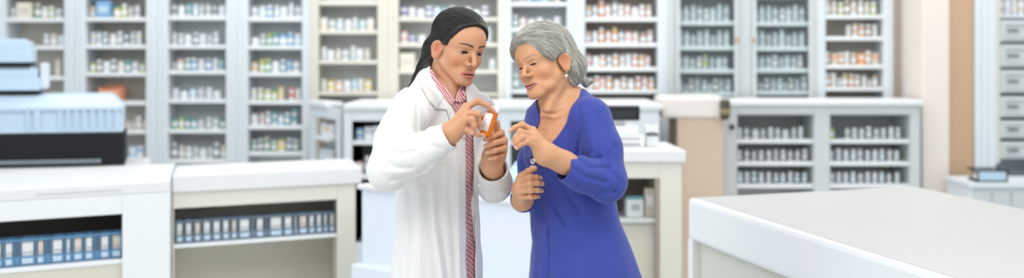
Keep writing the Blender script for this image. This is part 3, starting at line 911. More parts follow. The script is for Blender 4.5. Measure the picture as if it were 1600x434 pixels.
    # hair
    def hair(P):
        p = H.loc(P); x = -p[:, 0]     # near side positive
        d = H.cranium(P)/H.s-.0165-.008*np.exp(-((p[:, 2]-.09)/.05)**2-((p[:, 1]+.02)/.09)**2)
        g = np.interp(p[:, 1], [-.13, -.068, -.048, -.030, -.015, .006, .026, .048, .066, .080, .1], [-.11, -.105, -.085, -.01, .014, .012, .024, .038, .054, .074, .085]).astype(F32)
        g = g+.010*np.clip(-x/.05, 0, 1)*0-.024*np.clip(x/.05, 0, 1)*np.clip((p[:, 1]-.008)/.015, 0, 1)*np.clip((.078-p[:, 1])/.02, 0, 1)
        d = smax(d, (g-p[:, 2])*.8, .010)
        back = chain(P, [H.wor((-.050, -.055, .02)).astype(F32), H.wor((-.062, -.068, -.03)).astype(F32), H.wor((-.056, -.062, -.070)).astype(F32)], [.034, .034, .020], .02)/H.s
        b2 = chain(P, [H.wor((.0, -.085, .02)).astype(F32), H.wor((0, -.092, -.04)).astype(F32), H.wor((0, -.08, -.085)).astype(F32)], [.04, .036, .022], .02)/H.s
        b3 = chain(P, [H.wor((.050, -.055, .02)).astype(F32), H.wor((.062, -.06, -.03)).astype(F32), H.wor((.056, -.05, -.075)).astype(F32)], [.032, .032, .020], .02)/H.s
        d = smin(smin(smin(d, back, .02), b2, .02), b3, .02)
        flick = chain(P, [H.wor((-.062, -.07, -.055)).astype(F32), W(916, 130, .03).astype(F32), W(926, 127, .035).astype(F32)], [.014, .007, .002], .01)/H.s
        d = smin(d, flick, .010)
        return d*H.s
    o = link('hair', np_mesh('hair', [field_mesh(hair, H.c-np.array([.15, .16, .16]), H.c+.175, .0028)]), M['hair2b']); par(o)
    rng = np.random.default_rng(4)
    vs = np.zeros(len(o.data.vertices)*3, F32); o.data.vertices.foreach_get('co', vs); vs = vs.reshape(-1, 3)
    part = H.wor((.030, .055, .10)).astype(F32)
    X, Y, Z = [H.M[:, k].astype(F32) for k in range(3)]
    def flow(P):
        p = H.loc(P)
        top = np.clip((p[:, 2]-.0)/.08, 0, 1)[:, None]; side = np.sign(p[:, 0]-.03)[:, None]
        bk = np.clip((p[:, 1]+.02)/.08, 0, 1)[:, None]
        d = X*side*(.55*top) + Y*(-.9*(.35+.65*bk)) + Z*(-.25-.95*(1-top))
        tip = np.clip((-.05-p[:, 2])/.03, 0, 1)[:, None]
        return d+tip*(-Y)*.5
    st = vs[rng.choice(len(vs), 6500)]
    par(strands('hair_strands', hair, st, flow, 16, .0048, .00046, .0008, M['hair2'], None, 7, .13))
    return H

def build_pill_bottle():
    """amber bottle held between both hands of the pharmacist"""
    top = W(771, 170, -.205); bot = W(757.5, 212, -.215)
    ax = Vector(top-bot); L = ax.length; ax.normalize()
    q = ax.to_track_quat('Z', 'Y').to_matrix().to_4x4(); Mx = Matrix.Translation(Vector(bot)) @ q
    amber = mat('amber plastic', (.98, .27, .01), .12, trans=.5, ior=1.4, coat=.3)
    white = mat('white plastic', (.86, .86, .85), .35)
    cream = mat('white label', (.88, .86, .84), .6)
    pink = mat('pink print', (.78, .42, .48), .6)
    R = .0168
    mb = MB(); mb.lathe([(0, 0), (R-.002, 0), (R, .002), (R, L-.012), (R-.002, L-.009), (R-.002, L-.006), (0, L-.006)], 36)
    root = mb.build('pill_bottle', amber, None, 40); root.matrix_world = Mx
    tag(root, 'amber pill bottle with white cap held up in both hands of the white-coated woman', 'pill bottle')
    mb = MB(); prof = [(R-.001, L-.0095), (R+.0015, L-.0085), (R+.0022, L-.006), (R+.0022, L+.004), (R+.001, L+.0062), (R-.003, L+.0068), (R-.005, L+.0058), (0, L+.0058)]
    mb.lathe(prof, 40)
    mb.build('cap', white, root, 40)
    # wrap-around label
    mb = MB(); b2 = bmesh.new(); c = Vector((0, 0, 0))
    vdir = (Mx.to_3x3().inverted() @ Vector((-.75, -1, .1))); a0 = math.atan2(vdir.y, vdir.x)
    lab = None
    for rr, zz, a1, mt, nm in ((R+.0004, (.012, L-.016), .86, cream, 'label'),):
        b2 = bmesh.new(); n = 18; rows = []
        for z in zz: rows.append([b2.verts.new((rr*math.cos(a0+t), rr*math.sin(a0+t), z)) for t in [-a1+2*a1*i/n for i in range(n+1)]])
        for i in range(n): b2.faces.new((rows[0][i], rows[0][i+1], rows[1][i+1], rows[1][i]))
        me = bpy.data.meshes.new(nm); b2.to_mesh(me); b2.free(); me.polygons.foreach_set('use_smooth', [True]*n)
        lab = link(nm, me, mt, root); solid(lab, .0004)
    b2 = bmesh.new(); rr = R+.0008
    for k, (z, e0, e1) in enumerate(((.020, .1, .5), (.024, .1, .75), (.028, .1, .6), (.032, .1, .8), (.036, .1, .55), (.041, .1, .7))):
        n = 6; rws = []
        for zz in (z, z+.0018): rws.append([b2.verts.new((rr*math.cos(a0+t), rr*math.sin(a0+t), zz)) for t in [e0-.45+(e1)*.75*i/n for i in range(n+1)]])
        for i in range(n): b2.faces.new((rws[0][i], rws[0][i+1], rws[1][i+1], rws[1][i]))
    me = bpy.data.meshes.new('print'); b2.to_mesh(me); b2.free()
    link('print', me, pink, lab)
    return root
# ================================================================== THE PHARMACY
def X(px, D): return (px-CXP)*D/FPX
def Z(py, D): return EYE-(py-HY)*D/FPX
M['wood_white'] = mat('white painted wood', (.70, .75, .78), .45, noise=.03, nscale=3)
M['wood_cream'] = mat('cream white painted wood', (.72, .695, .61), .45, noise=.03, nscale=3)
M['wood_grey'] = mat('pale grey painted wood', (.58, .62, .62), .5, noise=.03, nscale=3)
M['shelf_white'] = mat('white shelf board', (.80, .83, .84), .4)
M['panel_grey'] = mat('cool grey back panel', (.56, .58, .57), .7, noise=.05, nscale=4)
M['panel_light'] = mat('pale back panel', (.80, .82, .82), .7, noise=.05, nscale=4)
M['panel_taupe'] = mat('taupe back panel', (.50, .42, .36), .7, noise=.05, nscale=4)
M['panel_beige'] = mat('beige back panel', (.68, .63, .55), .7, noise=.05, nscale=4)
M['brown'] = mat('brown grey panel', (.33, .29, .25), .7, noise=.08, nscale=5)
M['cream_panel'] = mat('cream panel', (.66, .62, .53), .6, noise=.03, nscale=3)
M['worktop'] = mat('white laminate worktop', (.74, .75, .75), .35, noise=.01)
M['worktop_grey'] = mat('warm grey laminate worktop', (.46, .465, .45), .42, noise=.03, nscale=1.5)
M['edge_white'] = mat('white rounded edging', (.78, .80, .80), .4)
M['face_bluewhite'] = mat('blue white panel', (.74, .81, .88), .45)
M['glass'] = None
def glass_mat():
    m, nt, b = new_mat('cabinet glass'); nt.nodes.remove(b)
    out = nt.nodes['Material Output']; t = nt.nodes.new('ShaderNodeBsdfTransparent'); g = nt.nodes.new('ShaderNodeBsdfGlossy'); g.inputs['Roughness'].default_value = .05
    t.inputs[0].default_value = (.93, .96, .96, 1)
    mx = nt.nodes.new('ShaderNodeMixShader'); mx.inputs[0].default_value = .05
    nt.links.new(t.outputs[0], mx.inputs[1]); nt.links.new(g.outputs[0], mx.inputs[2]); nt.links.new(mx.outputs[0], out.inputs[0]); return m
M['glass'] = glass_mat()
M['black'] = mat('black plastic', (.012, .013, .015), .5, spec=.3)
M['dark'] = mat('dark grey plastic', (.06, .065, .07), .4)
M['metal'] = mat('brushed steel', (.5, .5, .5), .35, metal=1)
M['brass'] = mat('worn copper', (.55, .28, .16), .4, metal=.8)
M['lightblue'] = mat('pale blue plastic', (.55, .68, .80), .35)
M['rackblue'] = mat('blue plastic rack', (.12, .27, .45), .35)
M['rackslate'] = mat('slate blue plastic rack', (.15, .21, .28), .4)
M['wall'] = mat('warm cream wall paint', (.74, .64, .55), .8, noise=.02, nscale=2)
M['wall_light'] = mat('light cream wall paint', (.80, .72, .65), .8, noise=.02, nscale=2)
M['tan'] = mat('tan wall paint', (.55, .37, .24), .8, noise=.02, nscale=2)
M['peach'] = mat('peach painted wood', (.62, .475, .375), .6, noise=.05, nscale=3)
M['peach_light'] = mat('pale pink laminate', (.78, .72, .675), .5)
M['floor'] = None
def floor_mat():
    m, nt, b = new_mat('pale tile floor')
    tc = nt.nodes.new('ShaderNodeTexCoord'); br = nt.nodes.new('ShaderNodeTexBrick'); br.offset = 0
    br.inputs['Scale'].default_value = 1; br.inputs['Brick Width'].default_value = .6; br.inputs['Row Height'].default_value = .6; br.inputs['Mortar Size'].default_value = .004
    br.inputs['Color1'].default_value = (.72, .73, .72, 1); br.inputs['Color2'].default_value = (.69, .70, .69, 1); br.inputs['Mortar'].default_value = (.5, .5, .5, 1)
    nt.links.new(tc.outputs['Object'], br.inputs['Vector']); nt.links.new(br.outputs['Color'], b.inputs['Base Color']); b.inputs['Roughness'].default_value = .3
    return m
M['floor'] = floor_mat()

def struct(o): o['kind'] = 'structure'; return o
def affine(o, origin, ux, uy):
    """place a mesh built in local (u along the front, v into depth, z up)"""
    m4 = Matrix([[ux[0], uy[0], 0, origin[0]], [ux[1], uy[1], 0, origin[1]], [0, 0, 1, 0], [0, 0, 0, 1]])
    o.data.transform(m4); o.data.update()
    return o

def build_shell():
    f = MB().box((-6, -1, -.05), (6, 9.2, 0)).build('floor', M['floor']); struct(f)
    w = MB().box((-6, 9.0, 0), (6, 9.15, 3.4)).build('wall_back', M['wall']); struct(w)
    # right end of the room: light pilaster and tan return
    D = 8.10
    p = MB().box((X(1441, D), D, 0), (X(1484, D), 9.0, 3.4), .01).build('wall_pilaster', M['wall_light']); struct(p)
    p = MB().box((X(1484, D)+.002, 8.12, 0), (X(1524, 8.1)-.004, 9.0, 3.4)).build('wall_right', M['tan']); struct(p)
    p = MB().box((X(1396, 8.6), 8.6, 0), (X(1441, D)-.002, 9.0, 3.4)).box((X(1402, 8.6), 8.588, 1.25), (X(1404.5, 8.6), 8.60, 3.4)).build('wall_panel', M['wall']); struct(p)

# ---- goods -------------------------------------------------------------
_mats = {}
def cm(col, rough=.4, trans=0):
    k = (col, rough, trans)
    if k not in _mats: _mats[k] = mat('container colour', col, rough, trans=trans)
    return _mats[k]
COLS = dict(white=(.82, .84, .85), cream=(.78, .72, .58), grey=(.42, .45, .47), clear=(.62, .68, .70), teal=(.05, .34, .38), blue=(.08, .32, .62), paleblue=(.42, .64, .78), green=(.06, .32, .14), lime=(.50, .58, .10),
            amber=(.80, .36, .06), orange=(.82, .27, .08), brown=(.26, .14, .07), red=(.70, .07, .06), yellow=(.80, .62, .15), pink=(.76, .45, .42), navy=(.05, .08, .30), tan=(.60, .40, .24), dark=(.10, .14, .16), beige=(.66, .56, .46))
COLS = {k: tuple(c*.80+.14 for c in v) if k != 'white' else v for k, v in COLS.items()}  # all but white washed out: haze over the far shelves mixed into the colours
_protos = {}
def container(kind, col, cap):
    """one container of a kind with body and cap; later calls copy the first"""
    k = (kind, col, cap)
    if k in _protos:
        return copy_tree(_protos[k])
    c, e = cm(COLS[col]), cm(COLS[cap], .35)
    sc = {'pill_bottle': (.0180, .082), 'tall_bottle': (.0185, .104), 'jar': (.0250, .072), 'vial': (.0125, .056), 'round_jar': (.028, .056)}
    if kind in sc:
        r, h = sc[kind]; ch = h*.22
        mb = MB(); nk = r*(.62 if kind == 'tall_bottle' else .80)
        mb.lathe([(0, 0), (r-.002, 0), (r, .003), (r, h-ch-.008), (r*.96, h-ch-.005), (nk, h-ch), (nk, h-ch*.5), (0, h-ch*.5)], 14)
        o = mb.build(kind, c, None, 35)
        mb = MB(); cr = nk+.003
        mb.lathe([(nk, h-ch+.001), (cr, h-ch+.001), (cr, h-.002), (cr-.002, h), (0, h)], 14)
        mb.build('cap', e, o, 35)
        mb = MB(); mb.lathe([(r+.0006, h*.22), (r+.0006, h*.56)], 14)
        lb = COLS['white'] if col not in ('white', 'cream', 'clear') else COLS[cap] if cap not in ('white',) else (.66, .70, .74)
        mb.build('label', cm(lb, .6), o, 35)
    elif kind == 'carton':
        mb = MB().box((-.022, -.018, 0), (.022, .018, .076), .001); o = mb.build('carton', c, None)
        MB().box((-.0222, -.0184, .040), (.0222, -.0178, .060)).build('label', e, o)
        MB().box((-.0215, -.0175, .0755), (.0215, .0175, .0768)).build('flap', c, o)
    elif kind == 'bin':
        mb = MB(); mb.box((-.075, -.09, 0), (.075, .09, .012), .004).box((-.075, -.09, .006), (.075, -.082, .075), .004).box((-.075, .082, .006), (.075, .09, .10), .004).box((-.075, -.09, .006), (-.068, .09, .088), .004).box((.068, -.09, .006), (.075, .09, .088), .004)
        o = mb.build('storage_bin', c, None)
        MB().box((-.03, -.0915, .02), (.03, -.0895, .05)).build('label', e, o)
    elif kind == 'package':
        mb = MB().box((-.048, -.05, 0), (.048, .05, .11), .002); o = mb.build('package', c, None)
        MB().box((-.034, -.0512, .03), (.034, -.0498, .075)).build('label', e, o)
    _protos[k] = o
    return o
WN = {'pill_bottle': .043, 'tall_bottle': .045, 'jar': .054, 'vial': .033, 'round_jar': .062, 'carton': .050, 'bin': .165, 'package': .105}
NAME = {'pill_bottle': 'pill bottle', 'tall_bottle': 'tall bottle', 'jar': 'jar', 'vial': 'vial', 'round_jar': 'round jar', 'carton': 'carton', 'bin': 'storage bin', 'package': 'package'}
CATS = {'pill_bottle': 'bottle', 'tall_bottle': 'bottle', 'jar': 'jar', 'vial': 'vial', 'round_jar': 'jar', 'carton': 'box', 'bin': 'bin', 'package': 'box'}
ORD = ['first', 'second', 'third', 'fourth', 'fifth', 'sixth', 'seventh', 'eighth', 'ninth', 'tenth', 'eleventh', 'twelfth', 'thirteenth', 'fourteenth', 'fifteenth', 'sixteenth', 'seventeenth', 'eighteenth', 'nineteenth', 'twentieth']
def stock(items, x0, x1, yb, z, shelf, cab, seed, place=None, dens=1.0, size=1.0):
    """stand goods in a row between x0 and x1; items: list of (kind, colour, cap) cycled, or a full explicit list"""
    rng = random.Random(seed); x = x0+.006; seq = []; i = 0
    while True:
        it = items[i % len(items)]; i += 1
        if it is None: x += .03; 
        else:
            w = WN[it[0]]*dens
            if x+w > x1-.004: break
            seq.append((it, x+w/2+rng.uniform(-.002, .002))); x += w
        if i > 60: break
    look = lambda it: (it[1]+' '+(it[2]+'-capped ' if it[0] not in ('carton', 'bin', 'package') and it[2] != it[1] else '')+NAME[it[0]])
    look = lambda it, f=look: f(it).replace('paleblue', 'pale-blue')
    tot = {}
    for it, _ in seq: tot[look(it)] = tot.get(look(it), 0)+1
    cnt = {}
    for it, xx in seq:
        o = container(*it); l = look(it); cnt[l] = cnt.get(l, 0)+1
        y = yb+rng.uniform(-.006, .006)
        p = (xx, y, z+.0005) if place is None else place(xx, y, z+.0005)
        o.location = p; s = rng.uniform(.93, 1.05)*size; o.scale = (s, s, s*rng.uniform(.94, 1.08)); o.rotation_euler = (0, 0, 0 if it[0] in ('carton', 'bin', 'package') else rng.uniform(-1, 1))
        if tot[l] > 1: lab = f"{ORD[cnt[l]-1]} {l} from left on {shelf} of {cab}"
        else: lab = f"{l} on {shelf} of {cab}"
        tag(o, lab, CATS[it[0]], f"goods on {shelf} of {cab}")

def wall_cabinet(label, u0, u1, o0, o1, shelves, frame, board, back, D=8.5, depth=.30, ztop=2.45, zbot=0.0, doors=None, thick=.026):
    """tall open cabinet: unit px u0..u1, opening px o0..o1, shelves as photo rows"""
    x0, x1 = X(u0, D)+.001, X(u1, D)-.001; a, b = X(o0, D), X(o1, D)
    r = empty('wall_cabinet', ((x0+x1)/2, D+depth/2, zbot)); bpy.context.view_layer.update()
    def add(mb, n, m, parent=r, loc=r.location):
        o = mb.build(n, m); o.data.transform(Matrix.Translation(-loc)); o.parent = parent; return o
    add(MB().box((x0, D+.02, zbot+.002), (a, D+depth, ztop)).box((b, D+.02, zbot+.002), (x1, D+depth, ztop)).box((a, D+.02, ztop-.02), (b, D+depth, ztop)).box((a, D+.02, zbot+.002), (b, D+depth, zbot+.09)), 'carcass', frame)
    for s0, s1 in ((x0, a), (b, x1)):
        mb = MB().box((s0, D, zbot+.002), (s1, D+.022, ztop), .003)
        if s1-s0 > .05: mb.box((s0+(s1-s0)*.3, D-.006, zbot+.1), (s0+(s1-s0)*.45, D+.002, ztop-.1), .002).box((s0+(s1-s0)*.62, D-.006, zbot+.1), (s0+(s1-s0)*.74, D+.002, ztop-.1), .002)
        add(mb, 'stile', frame)
    add(MB().box((a, D, ztop-.09), (b, D+.022, ztop), .003), 'rail', frame)
    add(MB().box((a, D+depth-.015, zbot+.09), (b, D+depth-.003, ztop-.02)), 'back_panel', back)
    zs = []
    for y in shelves:
        z = Z(y, D)+thick/2; zs.append(z)
        add(MB().box((a+.001, D+.012, z-thick), (b-.001, D+depth-.016, z), .002), 'shelf', board)
    tag(r, label, 'cabinet', None)
    if doors:
        dx = doors
        mb = MB().box((a-.004, D-.022, 1.24), (a+.016, D-.002, ztop-.05), .003).box((b-.016, D-.022, 1.24), (b+.004, D-.002, ztop-.05), .003).box((a+.016, D-.022, ztop-.09), (b-.016, D-.002, ztop-.05), .003).box((a+.016, D-.022, 1.24), (b-.016, D-.002, 1.262), .003)
        d = add(mb, 'door', frame)
        g = MB().box((a+.014, D-.014, 1.26), (b-.014, D-.010, ztop-.085)).build('glass_pane', M['glass']); g.data.transform(Matrix.Translation(-r.location)); g.parent = d
        hx = b+.0 if doors == 'R' else a
        z0 = Z(63, D)
        h = MB().box((hx-.007, D-.034, z0-.016), (hx+.007, D-.022, z0+.016), .004).build('handle', M['brass']); h.data.transform(Matrix.Translation(-r.location)); h.parent = d
    return (a, b, D, zs)

def build_wall_cabinets():
    w, c, g = M['wood_white'], M['wood_cream'], M['wood_grey']
    sw = M['shelf_white']
    def row(cab, k, items, shelf, label, seed, dens=1.0, x=None):
        a, b, D, zs = cab
        if x: a, b = X(x[0], D), X(x[1], D)
        stock(items, a, b, D+.075, zs[k], shelf, label, seed, None, dens)
    P, T, J, Vv, R, C, Bn, K = 'pill_bottle', 'tall_bottle', 'jar', 'vial', 'round_jar', 'carton', 'bin', 'package'
    SH = ['first shelf', 'second shelf', 'third shelf', 'fourth shelf', 'fifth shelf', 'sixth shelf']
    # 1
    L = 'leftmost wall cabinet'
    cab = wall_cabinet('leftmost tall white wall cabinet, half hidden behind the stacked pale machines', -60, 115.5, 8, 100, [-14, 31, 74, 122, 165], w, sw, M['panel_beige'])
    row(cab, 1, [(J, 'white', 'grey'), (K, 'cream', 'beige'), (T, 'green', 'cream'), (J, 'beige', 'white'), (P, 'lime', 'white')], SH[0], L, 11)
    row(cab, 2, [(P, 'grey', 'white'), (J, 'beige', 'cream'), (J, 'white', 'white'), (P, 'dark', 'cream'), (J, 'clear', 'grey'), (P, 'lime', 'white')], SH[1], L, 12, x=(60, 100))
    row(cab, 3, [(T, 'cream', 'cream'), (P, 'lime', 'white')], SH[2], L, 13, x=(78, 100))
    # 2
    L = 'second wall cabinet from left'
    cab = wall_cabinet('second tall white wall cabinet from the left, with two orange bins', 115.5, 245, 133, 228, [-14, 30, 73, 116, 161, 206, 250], w, sw, M['panel_beige'])
    row(cab, 1, [(J, 'tan', 'cream'), (K, 'blue', 'paleblue'), (J, 'yellow', 'green'), (P, 'lime', 'white'), (P, 'cream', 'grey'), (P, 'white', 'grey')], SH[0], L, 21)
    row(cab, 2, [(P, 'cream', 'white'), (P, 'white', 'grey'), (P, 'teal', 'white'), (J, 'beige', 'white'), (P, 'grey', 'white'), (P, 'white', 'dark'), (P, 'clear', 'grey')], SH[1], L, 22)
    row(cab, 3, [(P, 'lime', 'dark'), (P, 'brown', 'white'), (J, 'white', 'white'), (P, 'dark', 'white'), (J, 'white', 'cream'), (P, 'teal', 'teal'), (J, 'white', 'grey')], SH[2], L, 23)
    row(cab, 4, [(Bn, 'orange', 'white'), (Bn, 'amber', 'beige')], SH[3], L, 24, x=(150, 229), dens=.99)
    row(cab, 5, [(Vv, 'amber', 'white'), (Vv, 'brown', 'white'), (P, 'beige', 'white'), (Vv, 'amber', 'cream')], SH[4], L, 25, x=(190, 228))
    row(cab, 6, [(C, 'paleblue', 'white'), (C, 'white', 'blue')], SH[5], L, 26, x=(196, 228))
    # 3
    L = 'third wall cabinet from left'
    cab = wall_cabinet('third tall white wall cabinet from the left, stocked with pale glassware', 245, 370, 262, 353, [-14, 28, 73, 113, 158, 205, 252], w, sw, M['panel_light'])
    row(cab, 1, [(P, 'clear', 'dark'), (J, 'white', 'white'), (P, 'clear', 'teal'), (P, 'paleblue', 'white'), (P, 'clear', 'grey'), (P, 'white', 'grey')], SH[0], L, 31)
    row(cab, 2, [(P, 'clear', 'grey'), (P, 'grey', 'white'), (J, 'white', 'white'), (P, 'dark', 'clear'), (J, 'clear', 'white')], SH[1], L, 32)
    row(cab, 3, [(Vv, 'clear', 'grey'), (J, 'beige', 'pink'), (P, 'teal', 'white'), (P, 'blue', 'white'), (J, 'clear', 'white'), (P, 'blue', 'grey'), (P, 'white', 'white'), (P, 'clear', 'teal')], SH[2], L, 33)
    row(cab, 4, [(J, 'clear', 'white'), (R, 'white', 'white'), (J, 'white', 'paleblue'), (J, 'clear', 'grey')], SH[3], L, 34)
    row(cab, 5, [(P, 'green', 'dark'), (P, 'lime', 'green'), (P, 'teal', 'green'), (P, 'teal', 'dark'), (J, 'clear', 'grey'), (P, 'grey', 'white'), (J, 'white', 'grey')], SH[4], L, 35)
    row(cab, 6, [(T, 'dark', 'white'), (P, 'beige', 'cream'), (J, 'grey', 'white'), (P, 'white', 'grey'), (J, 'white', 'clear'), (P, 'clear', 'grey')], SH[5], L, 36)
    # 4
    L = 'fourth wall cabinet from left'
    cab = wall_cabinet('fourth tall white wall cabinet from the left, green and blue bottles inside', 370, 484, 387, 472, [-14, 30, 74, 116, 160, 199, 240], w, sw, M['panel_light'])
    row(cab, 1, [(J, 'white', 'grey'), (J, 'paleblue', 'white'), (P, 'blue', 'white'), (P, 'paleblue', 'white'), (J, 'white', 'white'), (T, 'white', 'clear')], SH[0], L, 41)
    row(cab, 2, [(R, 'white', 'white'), (P, 'green', 'white'), (P, 'green', 'lime'), (P, 'teal', 'green'), (J, 'paleblue', 'blue'), (P, 'blue', 'paleblue'), (J, 'paleblue', 'white')], SH[1], L, 42)
    row(cab, 3, [(J, 'cream', 'tan'), (P, 'lime', 'yellow'), (P, 'green', 'lime'), (J, 'white', 'white'), (P, 'teal', 'white'), (P, 'clear', 'blue'), (J, 'white', 'grey')], SH[2], L, 43)
    row(cab, 4, [(P, 'cream', 'white'), (P, 'lime', 'white'), (J, 'lime', 'cream'), (P, 'lime', 'green'), (P, 'cream', 'yellow'), None, (P, 'white', 'red')], SH[3], L, 44)
    row(cab, 5, [(J, 'white', 'white'), (P, 'white', 'pink'), (P, 'grey', 'white'), (P, 'white', 'teal'), (P, 'paleblue', 'dark'), (P, 'teal', 'white'), (T, 'white', 'teal')], SH[4], L, 45)
    row(cab, 6, [(P, 'green', 'white'), (P, 'dark', 'white'), (P, 'green', 'cream'), (J, 'green', 'white'), (J, 'cream', 'yellow'), (P, 'navy', 'white')], SH[5], L, 46)
    # 5
    L = 'pale cream cabinet'
    cab = wall_cabinet('bright cream wall cabinet of white jars left of the younger woman', 484, 606, 497, 590, [5, 50, 97, 146], c, M['wood_cream'], M['panel_light'], zbot=0)
    row(cab, 1, [(C, 'cream', 'white'), (J, 'white', 'grey'), (J, 'paleblue', 'white'), (J, 'white', 'white'), (P, 'clear', 'white'), (J, 'white', 'paleblue')], SH[0], L, 51)
    row(cab, 2, [(P, 'clear', 'white'), (J, 'white', 'white'), (P, 'clear', 'cream'), (J, 'white', 'grey')], SH[1], L, 52)
    row(cab, 3, [(P, 'cream', 'white'), (J, 'white', 'yellow'), (J, 'amber', 'white'), (J, 'white', 'white'), (P, 'white', 'paleblue')], SH[2], L, 53)
    # 6
    L = 'cabinet behind younger woman'
    cab = wall_cabinet('cream wall cabinet directly behind the head of the younger woman', 606, 788, 622, 778, [-12, 30, 70, 112, 148], c, M['wood_cream'], M['panel_light'])
    row(cab, 1, [(J, 'white', 'navy'), (J, 'white', 'white'), (R, 'white', 'white'), (J, 'navy', 'white'), (J, 'white', 'paleblue'), (P, 'clear', 'teal'), (J, 'white', 'grey')], SH[0], L, 61)
    row(cab, 2, [(J, 'white', 'pink'), (R, 'white', 'navy'), (R, 'white', 'white')], SH[1], L, 62, x=(622, 672))
    row(cab, 2, [(T, 'clear', 'white'), (J, 'paleblue', 'white')], SH[1], L+' beyond her face', 63, x=(757, 778))
    row(cab, 3, [(K, 'cream', 'beige'), (R, 'cream', 'white')], SH[2], L, 64, x=(622, 664))
    row(cab, 3, [(J, 'white', 'clear')], SH[2], L+' beyond her face', 65, x=(762, 778))
    # 7
    L = 'cabinet behind older woman'
    cab = wall_cabinet('narrow white wall cabinet directly behind the head of the older woman', 788, 899, 799, 886, [-20, 6, 46, 92, 143], w, sw, M['panel_light'])
    row(cab, 1, [(P, 'dark', 'grey'), (P, 'cream', 'yellow'), (J, 'blue', 'white'), (C, 'blue', 'white'), (C, 'paleblue', 'blue')], SH[0], L, 71)
    row(cab, 2, [(P, 'teal', 'white'), (J, 'white', 'pink'), (R, 'white', 'white'), (J, 'white', 'white'), (R, 'white', 'grey'), (J, 'clear', 'white')], SH[1], L, 72)
    row(cab, 4, [(T, 'green', 'white')], SH[3], L, 73, x=(799, 812))
    # 8
    L = 'taupe-backed cabinet'
    cab = wall_cabinet('taupe-backed white cabinet of amber and white bottles right of the older woman', 899, 1043, 914, 1028, [-14, 30, 70, 108, 143], w, sw, M['panel_taupe'])
    row(cab, 1, [(P, 'tan', 'beige'), (P, 'white', 'grey'), (T, 'orange', 'pink'), (P, 'white', 'beige'), (T, 'white', 'grey'), (P, 'beige', 'white'), (P, 'white', 'pink'), (J, 'white', 'clear'), (P, 'pink', 'white')], SH[0], L, 81)
    row(cab, 2, [(P, 'pink', 'beige'), (P, 'white', 'white'), (T, 'amber', 'white'), (P, 'white', 'pink'), (T, 'amber', 'yellow'), (P, 'white', 'grey'), (J, 'white', 'pink'), (P, 'white', 'beige'), (J, 'brown', 'tan')], SH[1], L, 82)
    row(cab, 3, [(P, 'white', 'pink'), (J, 'white', 'white'), (P, 'amber', 'white'), (P, 'white', 'grey'), (P, 'amber', 'white'), (P, 'white', 'beige'), (P, 'white', 'white'), (P, 'orange', 'white'), (P, 'amber', 'cream')], SH[2], L, 83)
    row(cab, 4, [(J, 'beige', 'white'), (P, 'orange', 'white'), (P, 'white', 'pink'), (P, 'amber', 'white'), (J, 'white', 'beige'), (P, 'tan', 'white')], SH[3], L, 84)
    # 9, 10
    for n, (u0, u1, o0, o1, ys, side, lab, L) in enumerate(((1043, 1163, 1058, 1151, [-8, 36, 75, 111, 147], 'R', 'left one of the two glazed grey cabinets, rows of tall pale bottles', 'left glazed cabinet'),
                                            (1163, 1278, 1177, 1267, [-6, 37, 76, 110, 145], 'L', 'right one of the two glazed grey cabinets, copper handle on its left', 'right glazed cabinet'))):
        cab = wall_cabinet(lab, u0, u1, o0, o1, ys, g, M['shelf_white'], M['panel_grey'], doors=side)
        row(cab, 1, [(P, 'grey', 'white'), (T, 'white', 'clear'), (T, 'clear', 'white'), (T, 'white', 'grey')], SH[0], L, 90+n)
        row(cab, 2, [(T, 'clear', 'white'), (T, 'white', 'clear'), (P, 'clear', 'grey')], SH[1], L, 92+n)
        row(cab, 3, [(P, 'clear', 'grey'), (P, 'white', 'clear'), (P, 'white', 'grey'), (P, 'beige', 'white')]+([(T, 'clear', 'lime')] if n == 0 else []), SH[2], L, 94+n)
        row(cab, 4, [(P, 'grey', 'white'), (Vv, 'white', 'grey'), (P, 'brown', 'white'), (P, 'clear', 'grey')], SH[3], L, 96+n)
    # 11
    L = 'narrow beige-backed cabinet'
    cab = wall_cabinet('narrow white cabinet of tan-labelled goods beside the cream wall', 1278, 1396, 1290, 1381, [-15, 26, 60, 104, 139], w, M['shelf_white'], M['panel_beige'])
    row(cab, 1, [(T, 'beige', 'white'), (T, 'clear', 'cream'), (P, 'lime', 'white'), (T, 'brown', 'cream'), (T, 'white', 'beige')], SH[0], L, 111)
    row(cab, 2, [(P, 'cream', 'white'), (P, 'white', 'tan'), (P, 'orange', 'white'), (P, 'brown', 'white')], SH[1], L, 112, x=(1324, 1381))
    row(cab, 3, [(P, 'tan', 'white'), (C, 'beige', 'orange'), (P, 'orange', 'white'), (P, 'cream', 'white'), (P, 'tan', 'cream'), (C, 'orange', 'cream')], SH[2], L, 113)
    row(cab, 4, [(P, 'tan', 'white'), (P, 'cream', 'white'), (Vv, 'grey', 'cream'), (P, 'beige', 'tan'), (P, 'orange', 'cream')], SH[3], L, 114)

def unit(name, label, cat, origin, ux, uy, parts):
    """a cabinet built in (u, v, z) boxes: parts = list of (name, material, [boxes], [(child...)])"""
    r = empty(name, (origin[0], origin[1], 0)); bpy.context.view_layer.update(); tag(r, label, cat)
    for p in parts:
        mb = MB()
        for b in p[2]: mb.box(b[0], b[1], b[2] if len(b) > 2 else .003)
        o = mb.build(p[0], p[1]); affine(o, (0, 0), ux, uy); o.parent = r
        for q in (p[3] if len(p) > 3 else []):
            mb = MB()
            for b in q[2]: mb.box(b[0], b[1], b[2] if len(b) > 2 else .003)
            c = mb.build(q[0], q[1]); affine(c, (0, 0), ux, uy); c.parent = o
    return r
def placer(origin, ux, uy):
    return lambda u, v, z: (origin[0]+ux[0]*u+uy[0]*v, origin[1]+ux[1]*u+uy[1]*v, z)

